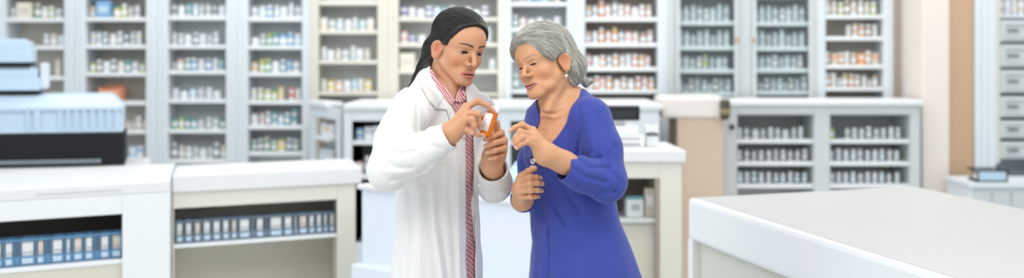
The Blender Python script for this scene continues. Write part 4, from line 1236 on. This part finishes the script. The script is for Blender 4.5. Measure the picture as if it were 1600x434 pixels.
def build_base_cabinets():
    SH = ['top shelf', 'middle shelf', 'bottom shelf']
    P, T, J, Vv = 'pill_bottle', 'tall_bottle', 'jar', 'vial'
    # right: grey low cabinet with two bays
    D = 8.0; x0, x1 = X(1131, D), X(1438, D); zt = Z(157, D)
    o = (x0, D); L = x1-x0
    f = lambda px: X(px, D)-x0
    a0, a1, b0, b1 = f(1152), f(1272), f(1297), f(1422)
    zo = Z(179, D); sh = [Z(y, D)+.012 for y in (221, 256, 291)]
    dp = .42
    g = M['wood_grey']
    parts = [('carcass', g, [((0, .02, 0), (a0, dp, zt-.03)), ((a1, .02, 0), (b0, dp, zt-.03)), ((b1, .02, 0), (L, dp, zt-.03)), ((a0, .02, zo), (b1, dp, zt-.03)), ((a0, .02, 0), (b1, dp, .35))]),
             ('face_frame', g, [((0, 0, 0), (a0, .022, zt-.03)), ((a1, 0, 0), (b0, .022, zt-.03)), ((b1, 0, 0), (L, .022, zt-.03)), ((a0, 0, zo), (a1, .022, zt-.03)), ((b0, 0, zo), (b1, .022, zt-.03)), ((a0, 0, 0), (a1, .022, .36)), ((b0, 0, 0), (b1, .022, .36))]),
             ('back_panel', M['panel_grey'], [((a0, dp-.02, .35), (b1, dp-.008, zo))]),
             ('worktop', M['edge_white'], [((-.02, -.03, zt-.03), (L+.01, dp+.02, zt+.004), .008)])]
    for z in sh: parts.append(('shelf', M['shelf_white'], [((a0, .012, z-.024), (a1, dp-.02, z)), ]))
    for z in sh: parts.append(('shelf', M['shelf_white'], [((b0, .012, z-.024), (b1, dp-.02, z)), ]))
    kx, kz = f(1143), Z(198, D)
    parts.append(('knob', M['black'], [((kx-.017, -.03, kz-.014), (kx+.017, 0, kz+.014), .011)]))
    unit('base_cabinet', 'pale grey low two-bay cabinet of bottles in front of the cream wall', 'cabinet', o, (1, 0), (0, 1), parts)
    pl = placer(o, (1, 0), (0, 1))
    for k, z in enumerate(sh):
        its = [[(P, 'clear', 'white'), (P, 'white', 'grey'), (J, 'white', 'clear'), (P, 'clear', 'grey')], [(P, 'grey', 'white'), (P, 'white', 'grey'), (P, 'clear', 'grey')], [(P, 'paleblue', 'white'), (P, 'clear', 'white'), (P, 'teal', 'white')]][k]
        stock(its, a0, a1, .08, z, SH[k], 'low grey cabinet left bay', 200+k, pl, 1.06, .84)
        its2 = ([(P, 'lime', 'green'), (P, 'lime', 'yellow')] if k == 0 else [])
        if its2: stock(its2, b0, b0+.10, .08, z, SH[k], 'low grey cabinet right bay', 210+k, pl, 1.06, .9)
        stock([(P, 'white', 'grey'), (P, 'clear', 'white'), (P, 'white', 'clear'), (P, 'paleblue' if k else 'grey', 'white')], b0+(.10 if its2 else 0), b1, .08, z, SH[k], 'low grey cabinet right bay', 220+k, pl, 1.06, .84)
    # peach cabinet end left of it
    D = 7.7; x0, x1 = X(1058, D), X(1131, D)
    r = unit('side_cabinet', 'peach narrow cabinet with a pale pink top left of the low grey cabinet', 'cabinet', (x0, D), (1, 0), (0, 1),
         [('body', M['peach'], [((0, 0, 0), (x1-x0, .4, Z(184, D)), .006)]),
          ('top', M['peach_light'], [((X(1034, D)-x0, -.02, Z(184, D)), (x1-x0+.002, .42, Z(151, D)), .02)])])
    # small dark fitting on the corner
    D = 7.66
    mb = MB(); mb.lathe([(0, 0), (.022, 0), (.026, .012), (.026, .02), (.031, .028), (.031, .105), (.027, .118), (.020, .122), (0, .122)], 24, Matrix.Translation((X(1133, D), D, Z(187, D))))
    o = mb.build('lamp_fitting', mat('dark bronze', (.10, .085, .06), .35, metal=.5), None, 40)
    tag(o, 'dark bronze cylindrical fitting mounted at the corner of the peach cabinet', 'fitting')
    MB().lathe([(.0315, .034), (.0322, .038), (.0322, .062), (.0315, .066)], 24, Matrix.Translation((X(1133, D), D, Z(187, D)))).build('band', mat('olive brass', (.30, .26, .15), .4, metal=.4), o, 40)
    # middle run of white base cabinets behind the women
    D = 7.55; xs = X(537, D); zt = Z(163, D); zo = Z(189, D)
    f = lambda px: X(px, D)-xs
    ends = [(550, 612), (640, 700), (720, 780), (798, 862), (880, 940)]
    Lr = f(1030); dp = .55
    boxes = [((0, .02, 0), (f(550), dp, zt-.03))]; fr = []
    prev = 0
    for a, b in ends:
        fr.append(((prev, 0, 0), (f(a), .022, zt-.03))); boxes.append(((max(prev, .0), .02, 0), (f(a), dp, zt-.031)))
        fr.append(((f(a), 0, zo), (f(b), .022, zt-.03))); fr.append(((f(a), 0, 0), (f(b), .022, .45)))
        prev = f(b)
    fr.append(((prev, 0, 0), (Lr, .022, zt-.03)))
    boxes += [((0, .03, zo+.01), (Lr, dp, zt-.032)), ((0, .03, 0), (Lr, dp, .42))]
    sh = [Z(223, D)+.012, Z(188+85, D)]
    parts = [('carcass', M['wood_white'], boxes), ('face_frame', M['wood_white'], fr), ('back_panel', M['panel_grey'], [((0, dp-.02, .4), (Lr, dp-.008, zo+.01))]),
             ('worktop', M['edge_white'], [((.0, -.03, zt-.03), (Lr+.02, dp+.35, zt+.004), .008)])]
    for a, b in ends:
        for z in sh: parts.append(('shelf', M['shelf_white'], [((f(a), .012, z-.024), (f(b), dp-.02, z))]))
    unit('base_cabinet', 'long white low cabinet run standing behind the two women', 'cabinet', (xs, D), (1, 0), (0, 1), parts)
    pl = placer((xs, D), (1, 0), (0, 1))
    stock([('jar', 'clear', 'blue'), ('carton', 'white', 'grey'), ('carton', 'white', 'paleblue')], f(551), f(612), .08, sh[0], 'upper shelf', 'low white cabinet run', 301, pl)
    stock([('carton', 'pink', 'white'), ('tall_bottle', 'grey', 'white'), ('carton', 'white', 'amber')], f(551), f(612), .08, sh[1], 'lower shelf', 'low white cabinet run', 302, pl)
    stock([('carton', 'paleblue', 'dark'), ('carton', 'white', 'dark'), ('jar', 'grey', 'white')], f(800), f(845), .08, Z(183, D)+.012-.12+.12 if False else sh[0], 'upper shelf', 'low white cabinet run between the women', 303, pl)
    # angled end piece at the left of that run
    A = np.array([X(484, 8.2), 8.2]); B = np.array([xs-.004, D+.01]); v = B-A; Lg = np.linalg.norm(v); u = v/Lg; n = np.array([-u[1], u[0]])*1.0
    if n[1] < 0: n = -n
    a, b = Lg*.12, Lg*.80
    zt2 = zt
    parts = [('carcass', M['wood_white'], [((0, .0, 0), (a, .02, zt2-.03)), ((b, .0, 0), (Lg-.06, .02, zt2-.03)), ((a, 0, zo+.0), (b, .02, zt2-.03)), ((a, 0, 0), (b, .02, .5))]),
             ('back_panel', M['panel_grey'], [((0, .10, .0), (Lg-.32, .11, zo+.05))]),
             ('shelf', M['shelf_white'], [((a, .004, sh[0]-.026), (Lg-.30, .10, sh[0]-.002))]), ('shelf', M['shelf_white'], [((a, .004, sh[1]+.016), (Lg-.30, .10, sh[1]+.04))]),
             ('worktop', M['edge_white'], [((0, -.02, zt2-.03), (Lg-.32, .10, zt2+.004), .008)])]
    unit('corner_cabinet', 'angled white corner cabinet end between cream cabinet and front left counter', 'cabinet', A, u, n, parts)
    pl = placer(A, u, n)
    stock([('carton', 'white', 'yellow'), ('jar', 'white', 'white'), ('carton', 'white', 'amber')], a+.01, Lg-.30, .055, sh[0]-.002, 'upper shelf', 'angled corner cabinet', 310, pl)
    stock([('jar', 'grey', 'white'), ('carton', 'paleblue', 'white')], a+.01, Lg-.30, .055, sh[1]+.04, 'lower shelf', 'angled corner cabinet', 311, pl)
    # drawer cabinet at the far right
    D = 8.1; xs = X(1524, D); f = lambda px: X(px, D)-xs; zb = 0; ztp = 2.45; Lr = f(1660)
    o0, o1 = f(1563), f(1640)
    g = M['wood_grey']; w = M['wood_white']
    parts = [('carcass', w, [((0, .02, 0), (f(1556), .38, ztp)), ((o1, .02, 0), (Lr, .38, ztp)), ((f(1556), .36, 0), (o1, .38, ztp)), ((f(1556), .02, ztp-.04), (o1, .36, ztp)), ((f(1556), .03, 0), (o1, .36, .3))]),
             ('casing', w, [((0, 0, 0), (f(1532), .022, ztp)), ((f(1532), .008, 0), (f(1546), .022, ztp)), ((f(1546), -.004, 0), (f(1556), .022, ztp))]),
             ('casing', M['wood_cream'], [((f(1556), .004, Z(255, D)), (o0, .03, ztp))]),
             ('shelf', w, [((o0, .004, Z(28, D)), (o1, .36, Z(24, D)))])]
    ys = [(30, 66), (68, 106), (108, 146), (149, 184), (187, 217), (220, 249)]
    for y0, y1 in ys:
        z1, z0 = Z(y0, D), Z(y1, D)
        iz0, iz1 = z0+.035, z1-.035
        parts.append(('drawer', g, [((o0+.003, .006, z0+.004), (o1-.003, .30, z1-.004)), ((o0+.022, -.004, z0+.022), (o1-.022, .008, z0+.034)), ((o0+.022, -.004, z1-.034), (o1-.022, .008, z1-.022)), ((o0+.022, -.004, z0+.03), (o0+.034, .008, z1-.03)), ((o1-.034, -.004, z0+.03), (o1-.022, .008, z1-.03))],
                      [('handle', M['dark'], [((o0+.045, -.022, (z0+z1)/2-.006), (o0+.11, -.014, (z0+z1)/2+.006), .003), ((o0+.05, -.016, (z0+z1)/2-.004), (o0+.056, .006, (z0+z1)/2+.004)), ((o0+.10, -.016, (z0+z1)/2-.004), (o0+.106, .006, (z0+z1)/2+.004))])]))
    unit('drawer_cabinet', 'tall grey chest of six panelled drawers at the right edge of the room', 'cabinet', (xs, D), (1, 0), (0, 1), parts)
    stock([('tall_bottle', 'white', 'beige'), ('tall_bottle', 'white', 'white'), ('tall_bottle', 'clear', 'cream')], o0, o1, .08, Z(24, D)+.001, 'upper shelf', 'chest of grey drawers', 320, placer((xs, D), (1, 0), (0, 1)))
    # low cabinet in front of it, glass trays on top
    D = 7.6; xs = X(1516, D); f = lambda px: X(px, D)-xs; zt = Z(285, D); Lr = f(1680)
    parts = [('carcass', w, [((0, .02, 0), (Lr, .42, zt-.03))]), ('worktop', w, [((-.01, -.01, zt-.03), (Lr, .43, zt), .004)])]
    for k in range(5):
        a = f(1522)+k*.115
        parts.append(('panel', M['wood_grey'], [((a, .006, .3), (a+.10, .022, zt-.05))]))
    unit('low_cabinet', 'low white panelled cabinet below the chest of grey drawers', 'cabinet', (xs, D), (1, 0), (0, 1), parts)
    x0 = X(1524, D); r = empty('glass_tray', (x0+.10, D+.1, zt)); bpy.context.view_layer.update(); tag(r, 'black framed glass tray on the low white cabinet', 'tray')
    def add(mb, n, m, smooth=None):
        o = mb.build(n, m, None, smooth); o.data.transform(Matrix.Translation(-r.location)); o.parent = r
    zz = zt+.001; x1 = X(1577, D)
    add(MB().box((x0+.02, D+.02, zz), (x1, D+.20, zz+.006), .002).box((x0+.02, D+.02, zz+.062), (x1+.01, D+.03, zz+.072), .002).box((x0+.02, D+.19, zz+.062), (x1+.01, D+.20, zz+.072), .002)
        .box((x0+.02, D+.02, zz), (x0+.028, D+.028, zz+.07), .002).box((x1-.008, D+.02, zz), (x1, D+.028, zz+.07), .002), 'frame', M['black'])
    add(MB().box((x0+.03, D+.022, zz+.01), (x1-.01, D+.026, zz+.06)), 'glass_pane', cm(COLS['paleblue'], .1))
    add(MB().tube([(x0+.02, D+.03, zz+.060), (x0-.005, D+.03, zz+.068), (x0-.02, D+.03, zz+.085)], .006).tube([(x0+.02, D+.03, zz+.012), (x0-.005, D+.03, zz+.022), (x0-.022, D+.03, zz+.03)], .006), 'handle', M['black'], 40)

def counter(name, label, P0, P1, E, H, thick, over, body_in, ops, shelves, mats, frontless=False):
    """counter with front edge P0->P1 and end edge direction E (2D vectors)"""
    P0, P1, E = map(np.array, (P0, P1, E)); L = np.linalg.norm(P1-P0); ux = (P1-P0)/L; dep = np.linalg.norm(E); uy = E/dep
    face, top, inside = mats
    zt = H-thick; parts = []
    car, frm = [], []
    v0 = over; prev = body_in[0]; end = L-body_in[1]
    lowz = min(o[2] for o in ops) if ops else 0
    for (a, b, z0, z1) in ops:
        car.append(((prev, v0+.02, 0), (a, dep-.03, zt))); frm.append(((prev, v0, 0), (a, v0+.022, zt)))
        car.append(((a, v0+.02, z1), (b, dep-.03, zt))); frm.append(((a, v0, z1), (b, v0+.022, zt))); frm.append(((a, v0, 0), (b, v0+.022, z0))); car.append(((a, v0+.02, 0), (b, dep-.03, z0)))
        prev = b
    car.append(((prev, v0+.02, 0), (end, dep-.03, zt))); frm.append(((prev, v0, 0), (end, v0+.022, zt)))
    parts.append(('carcass', face, car)); parts.append(('face_frame', face, frm))
    for (a, b, z0, z1) in ops: parts.append(('back_panel', inside, [((a, dep-.20, z0), (b, dep-.19, z1))]))
    for (a, b, z, t, m) in shelves: parts.append(('shelf', m, [((a, v0+.012, z-t), (b, dep-.20, z), .002)]))
    parts.append(('worktop', top, [((0, 0, zt), (L, dep, H), .006)]))
    r = unit(name, label, 'counter', P0, ux, uy, parts)
    return r, placer(P0, ux, uy), ux, uy, L, dep

def rack(label, pl, ux, uy, u0, u1, v0, z, m, widths, boxlabel, group, h=.105, gapc=None):
    """slotted plastic rack with small white cartons in its windows"""
    n = len(widths); mb = MB(); t = .004; d = .09
    mb.box((u0, v0, z), (u1, v0+d, z+.006), .001).box((u0, v0+d-.004, z), (u1, v0+d, z+h), .001).box((u0, v0, z), (u1, v0+.005, z+h*.36), .001).box((u0, v0, z+h*.90), (u1, v0+.006, z+h), .001)
    tot = sum(widths); x = u0; cells = []
    for w in widths:
        ww = (u1-u0)*w/tot; cells.append((x, x+ww)); x += ww
    for c in cells: mb.box((c[0], v0, z), (c[0]+t*1.6, v0+d, z+h), .001)
    mb.box((u1-t*1.6, v0, z), (u1, v0+d, z+h), .001)
    o = mb.build('plastic_rack', m)
    org = pl(0, 0, 0)
    affine(o, (0, 0), ux, uy); o.location = (org[0], org[1], 0)
    tag(o, label, 'rack')
    # front lip label strip
    s = MB()
    for c in cells: s.box((c[0]+.012, v0-.001, z+h*.08), (c[1]-.008, v0+.001, z+h*.28), .0003)
    s = s.build('label_strip', M['lightblue']); affine(s, (0, 0), ux, uy); s.parent = o
    for k, c in enumerate(cells):
        w = c[1]-c[0]
        if w < .018: continue
        b = MB().box((c[0]+.0105, v0+.010, z+.007), (c[1]-.0072, v0+d-.01, z+h*.86), .001).build('medicine_box', cm((.80, .81, .80), .6) if k % 4 != 2 else cm((.74, .66, .58), .6))
        affine(b, (0, 0), ux, uy); b.location = (org[0], org[1], 0)
        MB_l = MB().box((c[0]+.014, v0+.0092, z+h*.45), (c[1]-.008, v0+.0102, z+h*.52), .0002).build('label', cm(COLS['grey'], .6)); affine(MB_l, (0, 0), ux, uy); MB_l.parent = b
        tag(b, f"{ORD[k]} small white box from the left in the {boxlabel}", 'box', group)

def build_counters():
    W_, C_ = M['wood_white'], M['wood_cream']
    # front-left pair of counters
    P1 = (X(565, 6.3), 6.3); P0 = (X(269, 5.85), 5.85); E = (X(547, 6.86)-P1[0], .56)
    u = np.array(P1)-np.array(P0); L = np.linalg.norm(u)
    def uo(px):  # distance along the front edge for a photo column
        k = (px-CXP)/FPX; t = (k*P0[1]-P0[0])/((P1[0]-P0[0])-k*(P1[1]-P0[1])); return t*L
    H = 1.0; a, b = uo(271), uo(527)
    r, pl, ux, uy, L, dep = counter('display_counter', 'cream open-fronted counter holding a slate rack of small white boxes', P0, P1, E, H, .078, .015, (0, .03),
            [(a, b, .30, .848)], [(a, b, .680, .016, M['shelf_white'])], (M['wood_cream'], M['worktop'], M['cream_panel']))
    rack('slate blue plastic rack on the shelf of the cream front counter', pl, ux, uy, a+.004, b-.004, .060, .681, M['rackslate'], [1, 1, 1, 1.1, 1.1, 1, .9, 1.5, .5, 1.1, .5, 1.7, 1.2, .6, 1.2, .9, .9, .7, .9], 'slate rack of the cream counter', 'small boxes in the slate rack')
    # brown ledge glimpsed at the back of it
    o = MB().box((a+.002, dep-.24, .80), (a+(b-a)*.25, dep-.205, .812)).build('ledge', M['brown']); affine(o, (0, 0), ux, uy); o.parent = r
    # left one, a step nearer
    Q1 = (X(265, 5.62), 5.62); Q0 = (X(-90, 5.12), 5.12)
    E2 = (-.219, .93)
    u = np.array(Q1)-np.array(Q0); L2 = np.linalg.norm(u)
    def uo2(px):
        k = (px-CXP)/FPX; t = (k*Q0[1]-Q0[0])/((Q1[0]-Q0[0])-k*(Q1[1]-Q0[1])); return t*L2
    a, b = uo2(-70), uo2(191)
    r, pl, ux, uy, L, dep = counter('display_counter', 'white open-fronted counter at the left edge holding a blue rack', Q0, Q1, E2, 1.0, .05, .0, (0, .0),
            [(a, b, .30, .868)], [(a, b, .672, .018, M['shelf_white'])], (M['edge_white'], M['worktop'], M['brown']))
    o = MB().box((uo2(55), -.002, .968-.0), (uo2(190), .004, .974)).build('drawer_gap', M['panel_grey']); affine(o, (0, 0), ux, uy); o.parent = r
    o = MB().box((a, .02, .30), (b, .03, .655)).build('lower_panel', M['cream_panel']); affine(o, (0, 0), ux, uy); o.parent = r
    rack('blue plastic rack on the shelf of the white counter at the left edge', pl, ux, uy, a+.06, b-.004, .050, .673, M['rackblue'], [1.2, .6, 1, 1.1, .5, 1.6, 1, .5, 1.4, .8, 1.2, 1.1, .5, 1.2, 1.3], 'blue rack at the left edge', 'small boxes in the blue rack', h=.112)
    # right middle counter behind the older woman
    D = 6.07; x0, x1 = X(905, D), X(1072, D)
    f = lambda px: X(px, D)-x0
    a, b = f(930), f(1031)
    zs = Z(343, D)
    r, pl, ux, uy, L, dep = counter('display_counter', 'cream counter with open shelf behind the older woman', (x0, D), (x1, D), (-.02, .62), 1.1, .056, .015, (.0, .018),
            [(a, b, .25, Z(279, D))], [(a, b, zs, .018, M['wood_grey'])], (M['wood_cream'], M['worktop'], M['brown']))
    o = MB().box((a, .06, .25), (b, .07, zs-.02)).build('lower_panel', M['cream_panel']); affine(o, (0, 0), ux, uy); o.parent = r
    o = MB().box((b-.02, .01, .25), (b, .05, Z(279, D))).build('edge_strip', M['brown']); affine(o, (0, 0), ux, uy); o.parent = r
    p = MB().box((0, 0, 0), (.082, .06, .095), .002).build('carton', cm(COLS['white'], .5)); p.location = pl(f(984), .10, zs+.0005); p.rotation_euler = (0, 0, .15)
    tag(p, 'white carton with blue top edge on the shelf behind the older woman', 'box')
    MB().box((-.001, -.001, .082), (.083, .061, .0965), .001).build('lid', cm(COLS['teal'], .5), p)
    MB().box((.02, -.0015, .03), (.06, .0, .06), .0002).build('label', cm(COLS['grey'], .5), p)
    p = MB().box((0, 0, 0), (.05, .08, .135), .002).build('carton', cm(COLS['beige'], .5)); p.location = pl(f(1013), .12, zs+.0005)
    tag(p, 'beige upright carton beside the blue-edged carton behind the older woman', 'box')
    MB().box((.01, -.001, .05), (.04, .0, .10), .0002).build('label', cm(COLS['white'], .5), p)
    # equipment on it
    z = 1.1005; Dk = 6.30
    r = empty('cash_register', (X(1000, Dk), Dk+.1, z)); bpy.context.view_layer.update(); tag(r, 'grey white till with a black tilted display behind the older woman', 'till')
    def add(mb, n, m, sm=None):
        o = mb.build(n, m, None, sm); o.data.transform(Matrix.Translation(-r.location)); o.parent = r; return o
    xa, xb = X(945, Dk), X(1008, Dk)
    add(MB().box((xa, Dk, z), (xb, Dk+.22, z+.055), .006).box((xa+.015, Dk+.03, z+.055), (xb-.03, Dk+.2, z+.10), .008), 'body', M['edge_white'])
    add(MB().box((X(962, Dk), Dk+.04, z+.10), (X(978, Dk), Dk+.07, z+.125), .003), 'stand', M['metal'])
    d = MB().box((-.088, -.02, -.036), (.088, .018, .036), .008); d = d.build('display', M['black'])
    d.data.transform(Matrix.Translation(Vector((X(973, Dk), Dk+.05, Z(177, Dk)+.0))-r.location) @ Matrix.Rotation(.25, 4, 'X')); d.parent = r
    s = MB().box((-.070, -.0215, -.022), (.070, -.0198, .022), .001).build('screen', cm((.02, .025, .03), .5)); s.data.transform(Matrix.Translation(Vector((X(973, Dk), Dk+.05, Z(177, Dk)))-r.location) @ Matrix.Rotation(.25, 4, 'X')); s.parent = d
    add(MB().box((X(950, Dk), Dk-.004, z+.012), (X(1000, Dk), Dk+.002, z+.016)).box((X(950, Dk), Dk-.004, z+.04), (X(1000, Dk), Dk+.002, z+.043)), 'drawer_gap', M['dark'])
    p = MB().box((0, 0, 0), (.062, .12, .105), .006).build('card_printer', M['edge_white']); p.location = (X(1010, Dk), Dk+.02, z)
    tag(p, 'small white receipt printer with black lever right of the till', 'printer')
    MB().tube([(.006, .02, .060), (.006, -.012, .062), (.04, -.02, .064), (.058, -.02, .058)], .007).build('lever', M['black'], p, 40)
    MB().box((.012, .03, .1045), (.05, .05, .107), .001).build('paper_slot', M['dark'], p)
    # low white counter behind both women
    S0 = (X(556, 5.98), 5.98); S1 = (X(850, 5.22), 5.22)
    u = np.array(S1)-np.array(S0); Ls = np.linalg.norm(u); ux = u/Ls; uy = np.array([-ux[1], ux[0]])
    parts = [('body', M['face_bluewhite'], [((.02, .02, 0), (Ls-.02, .34, .925))]), ('worktop', M['worktop'], [((0, 0, .925), (Ls, .36, .95), .010)]),
             ('plinth', M['face_bluewhite'], [((0.02, -.05, 0), (Ls-.02, .03, .585), .01)])]
    unit('low_counter', 'low plain blue-white counter seen between and beside the two women', 'counter', S0, ux, uy, parts)
    pl = placer(S0, ux, uy)
    # crumpled pale blue bag on it
    bx = W(808, 285, 0, 5.42); base = np.array([bx[0], 5.50, .951])
    def bag(P):
        q = P-base.astype(F32)
        d = smin(ell(q, (0, 0, .035), (.085, .055, .045)), ell(q, (.02, .01, .10), (.050, .035, .055)), .03)
        d = smin(d, ell(q, (-.01, 0, .075), (.055, .04, .04)), .02)
        d = d+.007*np.abs(np.sin(q[:, 0]*60+q[:, 2]*45+3*np.sin(q[:, 1]*40)))+.005*np.abs(np.sin(q[:, 2]*90-q[:, 0]*50+1.7*np.sin(q[:, 0]*70)))
        return smax(d, -q[:, 2], .002)
    o = link('plastic_bag', np_mesh('plastic_bag', [field_mesh(bag, base-[.12, .09, .01], base+[.12, .09, .18], .004)]), mat('pale blue film', (.55, .74, .84), .25, spec=.6))
    tag(o, 'crumpled pale blue plastic bag on the low counter between the women', 'bag')
    # big island counter in the right foreground
    A, Cc, E_, B = (.68, 4.95), (1.70, 5.40), (2.14, 2.9), (1.115, 2.93)
    r = empty('island_counter', (1.4, 4.1, 0)); bpy.context.view_layer.update(); tag(r, 'large counter with warm grey top and rounded white edge in the right foreground', 'counter')
    def add(mb, n, m, sm=None):
        o = mb.build(n, m, None, sm); o.data.transform(Matrix.Translation(-r.location)); o.parent = r; return o
    def inset(poly, d):
        n = len(poly); out = []
        for i in range(n):
            p, q, s = np.array(poly[i-1]), np.array(poly[i]), np.array(poly[(i+1) % n])
            e1 = (q-p)/np.linalg.norm(q-p); e2 = (s-q)/np.linalg.norm(s-q)
            n1 = np.array([e1[1], -e1[0]]); n2 = np.array([e2[1], -e2[0]])
            bis = n1+n2; out.append(tuple(q+bis*d/(1+n1@n2)))
        return out
    poly = [A, Cc, E_, B]
    add(MB().prism(poly, .84, .998, .016), 'edge_band', M['edge_white'])
    add(MB().prism(inset(poly, .022), .99, 1.0005, .002), 'worktop', M['worktop_grey'])
    add(MB().prism(inset(poly, .03), .0, .842, .002), 'body', mat('pale green grey panel', (.60, .62, .54), .6))
    post = []
    e1 = (np.array(B)-np.array(A)); e1 /= np.linalg.norm(e1); e2 = (np.array(Cc)-np.array(A)); e2 /= np.linalg.norm(e2)
    q = [np.array(A), np.array(A)+e2*.06, np.array(A)+e2*.06+e1*.05, np.array(A)+e1*.05]
    add(MB().prism([tuple(p) for p in q], 0, .842, .004), 'corner_post', M['edge_white'])

def build_machines():
    """stack of pale blue equipment at the left, on a bench behind the counter"""
    D = 6.78
    bx0, bx1 = X(-90, D), X(232, D)
    unit('work_bench', 'narrow white bench behind the left counter carrying the stacked equipment', 'bench', (bx0, 6.66), (1, 0), (0, 1),
         [('top', M['worktop'], [((0, 0, .94), (bx1-bx0, .62, .97), .004)]), ('body', M['wood_white'], [((.02, .03, 0), (bx1-bx0-.02, .60, .94))])])
    def thing(name, label, cat, loc):
        r = empty(name, loc); bpy.context.view_layer.update(); tag(r, label, cat); return r
    def add(r, mb, n, m, parent=None, sm=None):
        o = mb.build(n, m, None, sm); o.data.transform(Matrix.Translation(-r.location)); o.parent = parent or r; return o
    x0, x1 = X(-85, D), X(195, D); z = .9705; z1 = Z(206, D)
    r = thing('label_printer', 'black wide machine with a grey paper tray at the base of the left stack', 'machine', ((x0+x1)/2, D+.2, z))
    add(r, MB().box((x0, D, z), (x1, D+.42, z1), .006), 'housing', M['black'])
    add(r, MB().box((x0+.02, D-.03, Z(253, D)), (X(160, D), D+.01, Z(247, D)), .003), 'paper_tray', cm((.20, .24, .27), .3))
    # slotted light blue bin on top
    z = z1+.0005; zt = Z(152, D)
    r = thing('storage_crate', 'wide pale blue slotted crate standing on the black machine', 'crate', ((x0+x1)/2, D+.2, z))
    xr = X(192, D)
    zs0, zs1 = Z(202, D), Z(172, D)
    body = MB().box((x0, D+.012, z), (xr, D+.40, zs1+.004), .004)
    body.box((x0, D-.004, zs1), (xr+.002, D+.405, zs1+.022), .005).box((x0, D-.002, z), (xr, D+.014, zs0), .004)
    for px in list(range(97, 193, 12))+[0, 3, 50, 62, 66, -40]:
        body.box((X(px, D), D-.002, z+.004), (X(px+4.5, D), D+.014, zs1+.002), .002)
    add(r, body, 'shell', M['lightblue'])
    lid = add(r, MB().prism([(x0, 0), (xr, 0), (xr-.07, .11), (x0, .11)], -.42, 0, .006), 'lid', M['lightblue'])
    # the prism was laid flat: stand it up (x, height, depth)
    me = lid.data; off = r.location
    for v in me.vertices:
        px_, py_, pz_ = v.co.x+off.x, v.co.y+off.y, v.co.z+off.z
        v.co = (px_-off.x, (D-pz_*.93)-off.y+.004+py_*1.3, (zs1+.020+py_*.55)-off.z)
    me.update()
    ztop = zs1+.020+.11*.55
    # two smaller boxes above
    D2 = D+.13
    def tub(label, pxr, yt, yb, z, w):
        xa, xb = X(-85, D2), X(pxr, D2); zt = Z(yt, D2)
        r = thing('equipment_case', label, 'case', ((xa+xb)/2, D2+.12, z))
        h = zt-z
        add(r, MB().box((xa+.004, D2+.004, z), (xb-.006, D2+.24, z+.022), .002), 'base', M['black'])
        add(r, MB().box((xa, D2, z+.022), (xb, D2+.25, z+.022+(h-.022)*.55), .008), 'case_body', M['lightblue'])
        add(r, MB().box((xa, D2+.015, z+.020+(h-.022)*.52), (xb-.012, D2+.24, zt-.012), .010).box((xa, D2+.03, zt-.016), (xb-.04, D2+.22, zt), .007), 'case_lid', M['lightblue'])
        return r, zt, xb
    zb = ztop+.001
    r, zt, xb = tub('pale blue equipment case directly on the slotted crate, grip on its side', 80, 104, 146, zb, 0)
    add(r, MB().box((xb-.002, D2+.03, zb+.03), (xb+.035, D2+.2, zt+.02), .012), 'side_grip', M['wood_white'])
    tub('topmost pale blue equipment case of the stack at the left edge', 69, 61, 102, zt+.0005, 0)

    a = math.radians(15); pv = Vector((X(195, D), D, 0)); Rm = Matrix.Rotation(a, 3, 'Z')
    for o in [o for o in COL.objects if o.parent is None and o.name.split('.')[0] in ('work_bench', 'label_printer', 'storage_crate', 'equipment_case')]:
        o.location = pv+Rm @ (o.location-pv); o.rotation_euler.z = a

def build_room():
    build_shell(); build_wall_cabinets(); build_base_cabinets(); build_counters(); build_machines()
def setup(lens_scale=1, cx=800, cy=217, dof=True):
    cam = bpy.data.cameras.new('camera'); co = bpy.data.objects.new('camera', cam); COL.objects.link(co)
    co.location = (0, 0, EYE); co.rotation_euler = (math.pi/2, 0, 0)
    cam.sensor_width = 36; cam.lens = 36*FPX/1600*lens_scale
    cam.shift_x = (cx-CXP)/1600*lens_scale; cam.shift_y = (HY-cy)/1600*lens_scale
    cam.clip_end = 100
    if dof:
        cam.dof.use_dof = True; cam.dof.focus_distance = 3.5; cam.dof.aperture_fstop = cam.lens/lens_scale/1000/.024*lens_scale
    SC.camera = co
    w = bpy.data.worlds.new('world'); SC.world = w; w.use_nodes = True
    bg = w.node_tree.nodes['Background']; bg.inputs[0].default_value = (.86, .93, 1, 1); bg.inputs[1].default_value = .85
    def area(name, loc, rot, sx, sy, e, col):
        l = bpy.data.lights.new(name, 'AREA'); l.shape = 'RECTANGLE'; l.size = sx; l.size_y = sy; l.energy = e; l.color = col
        o = bpy.data.objects.new(name, l); COL.objects.link(o); o.location = loc; o.rotation_euler = [math.radians(r) for r in rot]; return o
    area('ceiling_light', (-1.2, 1.6, 3.1), (25, 0, 0), 3.0, 1.2, 54, (1, .97, .93))
    area('ceiling_light', (1.8, 2.6, 3.1), (0, 0, 0), 2.4, 1.2, 32, (1, .96, .9))
    area('ceiling_light', (0.3, 5.3, 3.1), (0, 0, 0), 5.5, 1.2, 58, (1, .98, .95))
    area('ceiling_light', (0.3, 7.6, 3.1), (0, 0, 0), 7.0, .9, 72, (1, .98, .95))
    area('window_light', (-4.5, 2.0, 1.9), (0, -90, 0), 2.2, 3.0, 34, (.85, .93, 1))
    vs = SC.view_settings; vs.view_transform = 'Standard'; vs.look = 'None'; vs.gamma = 1; vs.exposure = 0; vs.use_curve_mapping = False

build_room()
build_pharmacist(); build_customer(); build_pill_bottle()
setup()
